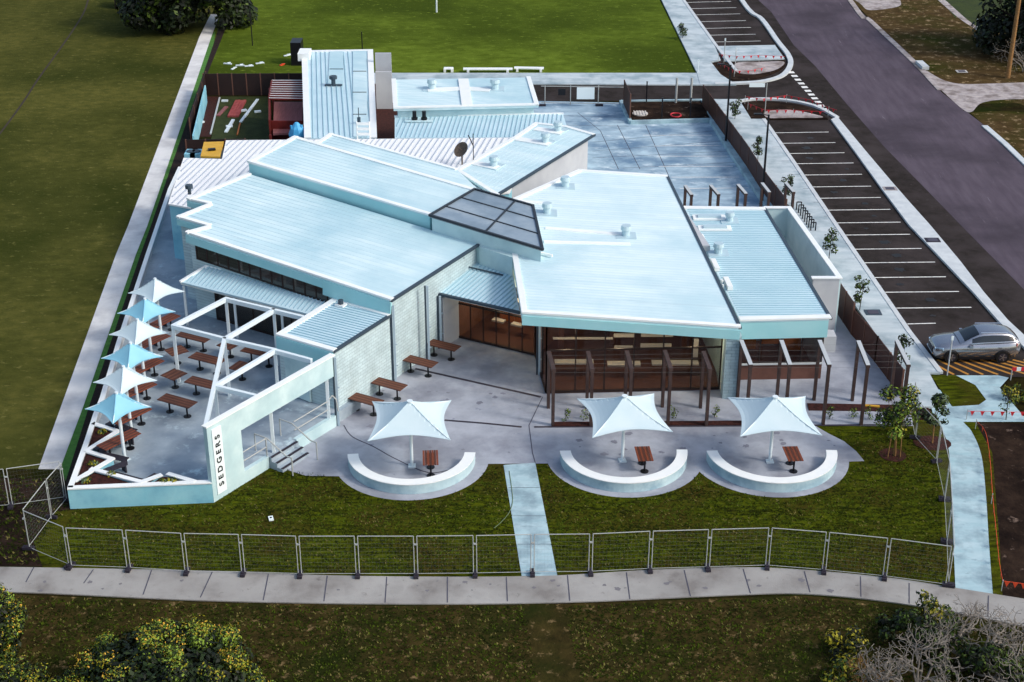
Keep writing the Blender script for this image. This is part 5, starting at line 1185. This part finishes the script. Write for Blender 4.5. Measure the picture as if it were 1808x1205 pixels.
for sx in (-1.38, 1.32):
    for sy in (-1, 1):
        w_ = MB(); w_.tube(CL((sx, sy * .70, .34)), CL((sx, sy * .915, .34)), .345, 22); wo = w_.build('wheel', M['tyre'], car)
        w_ = MB(); w_.tube(CL((sx, sy * .90, .34)), CL((sx, sy * .925, .34)), .22, 18)
        w_.m = 1
        for k in range(5): a_ = 2 * math.pi * k / 5; w_.beam(CL((sx, sy * .93, .34)), CL((sx + .2 * math.cos(a_), sy * .93, .34 + .2 * math.sin(a_))), .05, .03)
        w_.build('rim', [M['drain'], M['rim']], wo)
        w_ = MB()
        for k in range(11):
            a_, b_ = math.pi * k / 11, math.pi * (k + 1) / 11; w_.tube(CL((sx + .40 * math.cos(a_), sy * .895, .34 + .40 * math.sin(a_))), CL((sx + .40 * math.cos(b_), sy * .895, .34 + .40 * math.sin(b_))), .035, 6)
        w_.build('wheel_arch', M['black'], car)
for sy in (-1, 1):
    w_ = MB(); w_.beam(CL((-2.2, sy * .58, .72)), CL((-1.82, sy * .84, .80)), .08, .12); w_.build('headlight', M['head'], car)
    w_ = MB(); w_.beam(CL((2.19, sy * .62, .98)), CL((1.95, sy * .86, 1.05)), .07, .16); w_.build('tail_light', M['tail'], car)
    w_ = MB(); w_.box(CL((-.45, sy * 1.0, 1.02)), (.18, .2, .14)); w_.build('mirror', M['car'], car)
    w_ = MB(); w_.beam(CL((-.95, sy * .905, .30)), CL((.9, sy * .905, .30)), .05, .14); w_.build('side_skirt', M['black'], car)
    w_ = MB(); w_.tube(CL((.1, sy * .60, 1.62)), CL((1.5, sy * .58, 1.63)), .02, 6); w_.build('roof_rail', M['chrome'], car)
    w_ = MB(); w_.beam(CL((-.45, sy * .80, 1.07)), CL((1.7, sy * .79, 1.15)), .03, .03); w_.build('window_trim', M['chrome'], car)
    for x in (.1, 1.0): w_ = MB(); w_.beam(CL((x, sy * .905, .9)), CL((x + .22, sy * .905, .9)), .03, .03); w_.build('handle', M['chrome'], car)
w_ = MB(); w_.beam(CL((-2.27, -.40, .56)), CL((-2.27, .40, .56)), .05, .22); w_.build('grille', M['black'], car)
w_ = MB(); w_.beam(CL((-2.28, -.55, .42)), CL((-2.28, .55, .42)), .06, .06); w_.build('bumper', M['chrome'], car)
w_ = MB(); w_.beam(CL((2.26, -.6, .45)), CL((2.26, .6, .45)), .06, .16); w_.build('rear_bumper', M['black'], car)
car.rotation_euler = (0, 0, ca_)

# ================================================================= VEGETATION
def leafmesh(clumps, n, size, mats, seed, flat=.0, wts=None):
    """small leaf faces spread through the volume of the clumps, denser near their skins"""
    rg = random.Random(seed); mb = MB(); vol = [c[3] * c[4] * c[5] for c in clumps]; tot = sum(vol)
    for c, v_ in zip(clumps, vol):
        k = max(6, int(n * v_ / tot))
        ctone = rg.random()
        for _ in range(k):
            while True:
                d = Vector((rg.gauss(0, 1), rg.gauss(0, 1), rg.gauss(0, 1)))
                if d.length > .1: break
            d.normalize(); r = rg.uniform(.55, 1.05) ** .6
            p = Vector((c[0] + d.x * c[3] * r, c[1] + d.y * c[4] * r, c[2] + d.z * c[5] * r))
            nrm = (d + Vector((rg.uniform(-.7, .7), rg.uniform(-.7, .7), rg.uniform(-.4, .9)))).normalized()
            a_ = nrm.cross(Vector((rg.uniform(-1, 1), rg.uniform(-1, 1), rg.uniform(-1, 1)))).normalized(); b_ = nrm.cross(a_)
            s_ = size * rg.uniform(.6, 1.3)
            mb.m = rg.choices(range(len(mats)), wts)[0] if rg.random() < .7 else int(ctone * len(mats)) % len(mats)
            mb.add([p - a_ * s_ * .5, p + b_ * s_ * .28, p + a_ * s_ * .6, p - b_ * s_ * .28], [[0, 1, 2, 3]])
    return mb
def branch(mb, p, d, L_, r, lev, rg, sp=.5, twist=.25, up=.15, nseg=3, nch=(2, 3), rmin=.004, tips=None):
    q = p
    for k in range(nseg):
        d2 = (d + Vector((rg.uniform(-twist, twist), rg.uniform(-twist, twist), rg.uniform(-twist, twist) + up * .3))).normalized()
        nq = q + d2 * L_ / nseg; r2 = max(rmin, r * (1 - .25 / nseg * (k + 1))); mb.tube(q, nq, r * (1 - .25 * k / nseg), 5 if lev > 2 else 4, r2=r2); q = nq; d = d2
    if lev == 0:
        if tips is not None: tips.append(q)
        return
    for _ in range(rg.randint(*nch)):
        dd = (d + Vector((rg.uniform(-sp, sp) * 1.6, rg.uniform(-sp, sp) * 1.6, rg.uniform(-sp, sp) + up))).normalized()
        branch(mb, q, dd, L_ * rg.uniform(.62, .85), r * .62, lev - 1, rg, sp, twist, up, nseg, nch, rmin, tips)
def tree(name, label, cat, loc, clumps, n, size, mats, seed, trunk=(.1, 1.0), barkm='bark', group=None, wts=None, stems=1):
    t = thing(name, label, cat, loc, group); rg = random.Random(seed + 5); L0 = Vector(loc)
    mb = MB()
    for k in range(stems):
        b0 = L0 + Vector((rg.uniform(-.1, .1) * (stems > 1), rg.uniform(-.1, .1) * (stems > 1), 0)); top = L0 + Vector((rg.uniform(-.1, .1), rg.uniform(-.1, .1), trunk[1]))
        mb.tube(b0, top, trunk[0], 7, r2=trunk[0] * .75)
        for c in clumps[:14]: mb.tube(top, L0 + Vector(c[:3]), trunk[0] * .5, 5, r2=trunk[0] * .15)
    mb.build('trunk', M[barkm], t)
    lm = leafmesh([(c[0] + L0.x, c[1] + L0.y, c[2] + L0.z) + tuple(c[3:]) for c in clumps], n, size, mats, seed, wts=wts)
    lm.build('crown', [M[m_] for m_ in mats], t); return t
def cl(rg, n, R_, H0, H1, r):
    out = []
    for _ in range(n):
        a_ = rg.uniform(0, 2 * math.pi); q = R_ * math.sqrt(rg.random()); z = rg.uniform(H0, H1); k = rg.uniform(.6, 1.2) * r
        out.append((q * math.cos(a_), q * math.sin(a_), z, k, k, k * .8))
    return out
rg = random.Random(11)
# footpath saplings
for i, (x, y, h_, l_) in enumerate(((1297, 213, 1.5, 'slim sapling on the footpath beside the upper light pole'), (1338, 284, 1.7, 'slim sapling on the footpath between the two light poles'), (1386, 360, 1.9, 'slim sapling behind the rightmost rear portal frame'), (1463, 461, 2.0, 'slim sapling on the footpath beside the white enclosure'), (1517, 552, 2.0, 'slim sapling on the footpath beside the lower brown fence'), (1590, 655, 2.0, 'slim sapling behind the rightmost front portal frame'), (1205, 70, 1.3, 'slim sapling at the edge of the playing field and upper footpath'), (1776, 742, 1.6, 'bare thin sapling on the crossing path at the right edge'))):
    cs = [(rg.uniform(-.28, .28), rg.uniform(-.28, .28), h_ * (.35 + .65 * k / 8), .24, .24, .2) for k in range(9)]
    tree('sapling', l_, 'sapling', P(x, y), cs, 420 if i < 7 else 70, .15, ['leafa', 'leafe', 'leafb'], 20 + i, (.025, h_ * .9), 'barkd', 'saplings along the footpath')
# young staked tree and shrub at right
q = P(1577, 806); cs = cl(rg, 16, .75, 1.6, 3.3, .38) + [(.2, 0, 3.4, .4, .4, .3), (-.5, 0, 2.2, .35, .35, .3), (.7, .1, 2.0, .35, .35, .3), (.1, 0, 1.7, .4, .4, .3)]
t = tree('young_tree', 'young staked tree with yellow green top standing in a round mulch ring', 'tree', q, cs, 2400, .15, ['leafa', 'leafb', 'leafd', 'leafc', 'leafe'], 51, (.05, 1.5), 'bark', wts=(2, 3, 3, 1.2, 2), stems=2)
mb = MB(); 
for dx in (-.28, .3): mb.tube((q.x + dx, q.y - .1, 0), (q.x + dx * .8, q.y - .1, 1.4), .025, 6)
mb.build('stake', M['bark'], t)
mb = MB(); mb.prism([Vector((q.x + .62 * math.cos(k * .3927 / 2), q.y + .62 * math.sin(k * .3927 / 2) + .1, .03)) for k in range(32)], zb=0); tag(mb.build('mulch_ring', M['mulch'], origin=q), 'round dark mulch ring under the young staked tree', 'mulch ring')
q = P(1646, 783); tree('shrub_tree', 'small dark leafed tree beside the side fence right of the staked tree', 'tree', q, cl(rg, 12, .65, 1.1, 2.4, .3), 1300, .15, ['leafa', 'leafe', 'leafb', 'leafg'], 61, (.04, 1.2), 'bark')
mb = MB(); mb.prism([Vector((q.x + .9 * math.cos(k * .3927), q.y + .7 * math.sin(k * .3927), .025)) for k in range(16)], zb=0); tag(mb.build('mulch_ring', M['mulch'], origin=q), 'reddish mulch patch under the small tree by the side fence', 'mulch ring')
# little climbers along the portal frames
pls = [(1000, 744, 'leftmost, inside the first portal bay'), (1034, 742, 'beside the second dark portal frame'), (1188, 740, 'right of the fourth dark portal frame'), (1261, 738, 'beside the rightmost dark portal frame'), (1464, 741, 'right of the third pale topped frame'), (1506, 741, 'left of the fourth pale topped frame'), (1532, 741, 'right of the fourth pale topped frame')]
for i, (x, y, l_) in enumerate(pls):
    tree('climbing_plant', 'small green climber in the planting strip, ' + l_, 'plant', P(x, y), [(rg.uniform(-.15, .15), rg.uniform(-.1, .1), .15 + .12 * k, .16, .14, .12) for k in range(5)], 90, .10, ['leafb', 'leafd', 'leafa'], 80 + i, (.012, .6), 'barkd', 'small climbers in the planting strip')
for i, (x, y, l_) in enumerate(((176, 765, 'farthest back planter pocket'), (165, 822, 'middle planter pocket'), (150, 852, 'front left planter pocket'), (196, 840, 'planter pocket right of the front left one'), (288, 853, 'right planter pocket, left clump'), (305, 852, 'right planter pocket, right clump'))):
    tree('planter_grass', 'tufted grassy plant in the zigzag planter, ' + l_, 'plant', P(x, y, .93), [(rg.uniform(-.15, .15), rg.uniform(-.1, .1), .1, .22, .16, .12) for k in range(3)], 60, .16, ['leafg', 'leafb', 'leafc'], 95 + i, (.01, .1), 'barkd', 'tufted plants in the zigzag planter')
tree('yellow_shrub', 'low orange yellow shrub on the verge at the right edge', 'shrub', P(1792, 704), cl(rg, 8, .7, .1, .5, .3), 500, .14, ['leafc', 'leafa', 'leafb'], 97, (.03, .3), 'barkd')
# dark tree top left, dark trees top right
q = P(320, 46); tree('large_tree', 'big dark round tree at the far end of the side path', 'tree', q, cl(rg, 60, 5.6, .9, 5.5, 1.6), 13000, .5, ['leafe', 'leafa', 'leafb'], 101, (.3, 2.0), 'barkd', wts=(5, 4, 1))
mb = MB(); q = P(222, 12); mb.box((q.x, q.y, .9), (1.6, 2.0, 1.7)); mb.m = 1; mb.box((q.x, q.y - .2, 1.8), (1.2, 1.2, .1)); tag(mb.build('garden_shed', [M['barkd'], M['sgn']], origin=q), 'tiny dark shed with a pale top left of the big dark tree', 'shed')
q = P(1800, 92); tree('large_tree', 'dense dark tree behind the utility pole at the top right', 'tree', q, cl(rg, 44, 4.2, 1.0, 8.0, 1.6), 9000, .5, ['leafe', 'leafa', 'leafe'], 103, (.3, 2.5), 'barkd')
def bare(name, label, loc, H_, seed, lev=5, r=.05, n0=5, m_='barkg', group=None, spread=.6):
    t = thing(name, label, 'shrub', loc, group); rg2 = random.Random(seed); mb = MB()
    for k in range(n0):
        a_ = 2 * math.pi * k / n0 + rg2.uniform(-.3, .3); d = Vector((math.cos(a_) * spread, math.sin(a_) * spread, 1)).normalized()
        branch(mb, Vector(loc), d, H_ * .34, r, lev, rg2, sp=.75, twist=.5, up=.05, nseg=4, nch=(2, 3), rmin=.011)
    mb.build('branches', M[m_], t); return t
bare('bare_shrub', 'bare grey branched shrub against the dark tree at the top right', P(1806, 128), 4.0, 7, 4, .05, 4)
def ngroup(px, H_, seed, l_, n0=5, lev=4, r=.055, m_='barkg'):
    q = P(*px); bare('bare_shrub', l_, q, H_, seed, lev, r, n0, m_, 'bare grey shrubs at the bottom right')
ngroup((1625, 1215), 2.7, 31, 'bare grey shrub leftmost in the bottom right thicket', 6)
ngroup((1725, 1190), 3.0, 32, 'tallest bare grey shrub reaching over the front path', 6)
ngroup((1800, 1215), 2.6, 33, 'bare grey shrub in the bottom right picture corner', 6)
ngroup((1660, 1290), 3.0, 35, 'bare grey shrub cut off by the bottom picture edge', 6, 4)
ngroup((1812, 1130), 2.0, 36, 'small bare shrub at the right edge of the front path', 5, 4, .035)
ngroup((1560, 1235), 2.3, 38, 'low bare grey shrub beside the yellowish bush at the bottom edge', 6)
ngroup((1690, 1130), 2.0, 39, 'bare grey shrub overhanging the edge of the front path', 5)
ngroup((1520, 1235), 1.8, 37, 'small brownish bare shrub beside the yellow green bush', 5, 4, .03, 'bark')
for i, (x, y, H_, R_, n_, ms, l_) in enumerate(((1580, 1120, 1.2, .75, 1100, ['leafb', 'leafa', 'leafe'], 'rounded green bush overlapping the edge of the front path'), (1500, 1160, .9, .7, 700, ['leafc', 'leafa', 'leafe'], 'small yellow green bush left of the bare thicket'), (1660, 1165, 1.3, .9, 1100, ['leafa', 'leafe', 'leafb'], 'dark green bush among the bare grey shrubs'), (1690, 1200, 1.4, 1.0, 1400, ['leafe', 'leafa', 'leafb'], 'dark bush below the tallest bare shrub'), (1790, 1200, 1.3, .9, 1200, ['leafa', 'leafe', 'leafb'], 'dark green bush in the lower right corner'), (1490, 1215, .9, .8, 700, ['leafc', 'leafa', 'leafb'], 'low yellowish bush at the bottom edge'), (1640, 1100, 1.0, .7, 700, ['leafc', 'leafa', 'leafb'], 'small olive bush at the path edge among the bare shrubs'))):
    tree('green_bush', l_, 'bush', P(x, y), cl(rg, 10, R_, .2, H_, R_ * .5), n_, .16, ms, 120 + i, (.04, .4), 'barkd', 'green bushes at the bottom right')
# foreground flowering bushes
def bigbush(label, px, R_, H_, n_, seed):
    rg3 = random.Random(seed); cs = []
    for _ in range(70):
        a_ = rg3.uniform(0, 2 * math.pi); u = rg3.random(); q = R_ * math.sqrt(u); z = H_ * math.sqrt(max(.05, 1 - (q / R_) ** 2)) * rg3.uniform(.75, 1.05); k = rg3.uniform(.35, .62)
        cs.append((q * math.cos(a_), q * math.sin(a_) * .9, z, k * .85, k * .85, k * .6))
    t = thing('flowering_bush', label, 'bush', P(*px)); L0 = P(*px)
    core = leafmesh([(L0.x, L0.y, H_ * .45, R_ * .85, R_ * .78, H_ * .5)], n_ // 3, .22, ['leafe', 'leafa'], seed + 1); core.build('inner_foliage', [M['leafe'], M['leafa']], t)  # core leaves nearly black: shade between the clumps put into their colour
    mb = leafmesh([(c[0] + L0.x, c[1] + L0.y, c[2]) + c[3:] for c in cs], n_, .115, ['leafa', 'leafb', 'leafd', 'leafe', 'leafc'], seed, wts=(5, 4, 1, 5, 1.0)); mb.build('crown', [M[k] for k in ('leafa', 'leafb', 'leafd', 'leafe', 'leafc')], t)
    rg4 = random.Random(seed + 2); fl_ = []
    for c in cs:
        for _ in range(2):
            fl_.append((c[0] + L0.x + rg4.uniform(-.2, .2), c[1] + L0.y + rg4.uniform(-.2, .2), c[2] + c[5] * .75, .36, .36, .14))
    mb = leafmesh(fl_, n_ // 5, .085, ['leafc', 'yellow', 'leafd'], seed + 3, wts=(5, .7, 3)); mb.build('blossom', [M['leafc'], M['yellow'], M['leafd']], t)
    mb = MB()
    for k in range(6): a_ = k * 1.05; mb.tube(L0, L0 + Vector((math.cos(a_) * R_ * .5, math.sin(a_) * R_ * .5, H_ * .7)), .06, 6, r2=.02)
    mb.build('stems', M['barkd'], t)
bigbush('large dark bush tipped with yellow flowers at the bottom left', (300, 1268), 3.9, 3.2, 30000, 201)
bigbush('yellow tipped bush at the left picture edge near the front path', (-18, 1175), 1.6, 3.7, 9000, 202)
bigbush('yellow tipped bush in the bottom left picture corner', (10, 1290), 2.4, 2.2, 7000, 203)
# tufts of grass standing in the lawn and the scrub
def _ln(a, b):
    p, q = P(*a), P(*b)
    return lambda y: p.x + (q.x - p.x) * (y - p.y) / (q.y - p.y)
CPL, CPR = _ln((889, 822), (921, 1018)), _ln((945, 818), (984, 1018))
def tufts(label_name, poly_px, n, hgt, mats, wts, seed, z=.006):
    rg5 = random.Random(seed); W = [P(*q) for q in poly_px]
    x0, x1_ = min(p.x for p in W), max(p.x for p in W); y0, y1_ = min(p.y for p in W), max(p.y for p in W); k = len(W); cnt = 0; mb = MB()
    while cnt < n:
        x, y = rg5.uniform(x0, x1_), rg5.uniform(y0, y1_); ins = False
        for i in range(k):
            a_, b_ = W[i], W[(i + 1) % k]
            if (a_.y > y) != (b_.y > y) and x < (b_.x - a_.x) * (y - a_.y) / (b_.y - a_.y) + a_.x: ins = not ins
        if not ins or any((x - ax_) ** 2 + (y - ay_) ** 2 < ar_ ** 2 for ax_, ay_, ar_ in APRONS): continue
        if CPL(y) - .06 < x < CPR(y) + .06 and y < P(889, 815).y: continue
        cnt += 1
        row = math.sin(y * 4.2 + .4 * math.sin(x * .7)) * .5 + math.sin(x * .9 + y * 1.7) * .5
        mb.m = rg5.choices(range(len(mats)), wts)[0] if row > -.2 or rg5.random() < .4 else 0
        for _ in range(3):
            a = rg5.uniform(0, 6.283); l = hgt * rg5.uniform(.5, 1.3); w_ = rg5.uniform(.015, .04); dx, dy = math.cos(a), math.sin(a); bx, by = x + rg5.uniform(-.06, .06), y + rg5.uniform(-.05, .05)
            mb.add([(bx - dy * w_, by + dx * w_, z), (bx + dy * w_, by - dx * w_, z), (bx + dx * l * .9, by + dy * l * .9, z + l * .6)], [[0, 1, 2]])
    return tag(mb.build('grass_tufts', [M[q] for q in mats]), kind='stuff')
for k_, c_ in (('ga', ('1C2408', '28300C')), ('gb', ('3E4C10', '4E5E16')), ('gc', ('5E5C2C', '746C40')), ('gd', ('2E3A0C', '3E4C10'))): M[k_] = mat('blade ' + k_, c_[0], c_[1], 3, .9, spec=.05)
tufts('lawn', [(130, 902), (378, 892), (436, 850), (486, 828), (598, 845), (727, 888), (862, 824), (967, 824), (1100, 884), (1237, 838), (1372, 884), (1500, 822), (1535, 816), (1470, 762), (1612, 757), (1655, 800), (1670, 1030), (1560, 1018), (1350, 1000), (1150, 1003), (950, 1014), (640, 1014), (330, 1004), (84, 998)], 20000, .075, ['ga', 'gb', 'gc', 'gd'], (3, 4, .8, 4), 5)
tufts('scrub', [(-20, 1052), (360, 1068), (700, 1074), (1000, 1071), (1420, 1056), (1560, 1069), (1830, 1115), (1830, 1230), (-20, 1230)], 15000, .08, ['ga', 'gd', 'gc', 'gb'], (4, 4, 1.3, .6), 6)
tufts('soil', [(-20, 840), (105, 846), (118, 905), (60, 975), (80, 998), (-20, 998)], 700, .14, ['ga', 'gc', 'gd'], (3, 1, 2), 7)
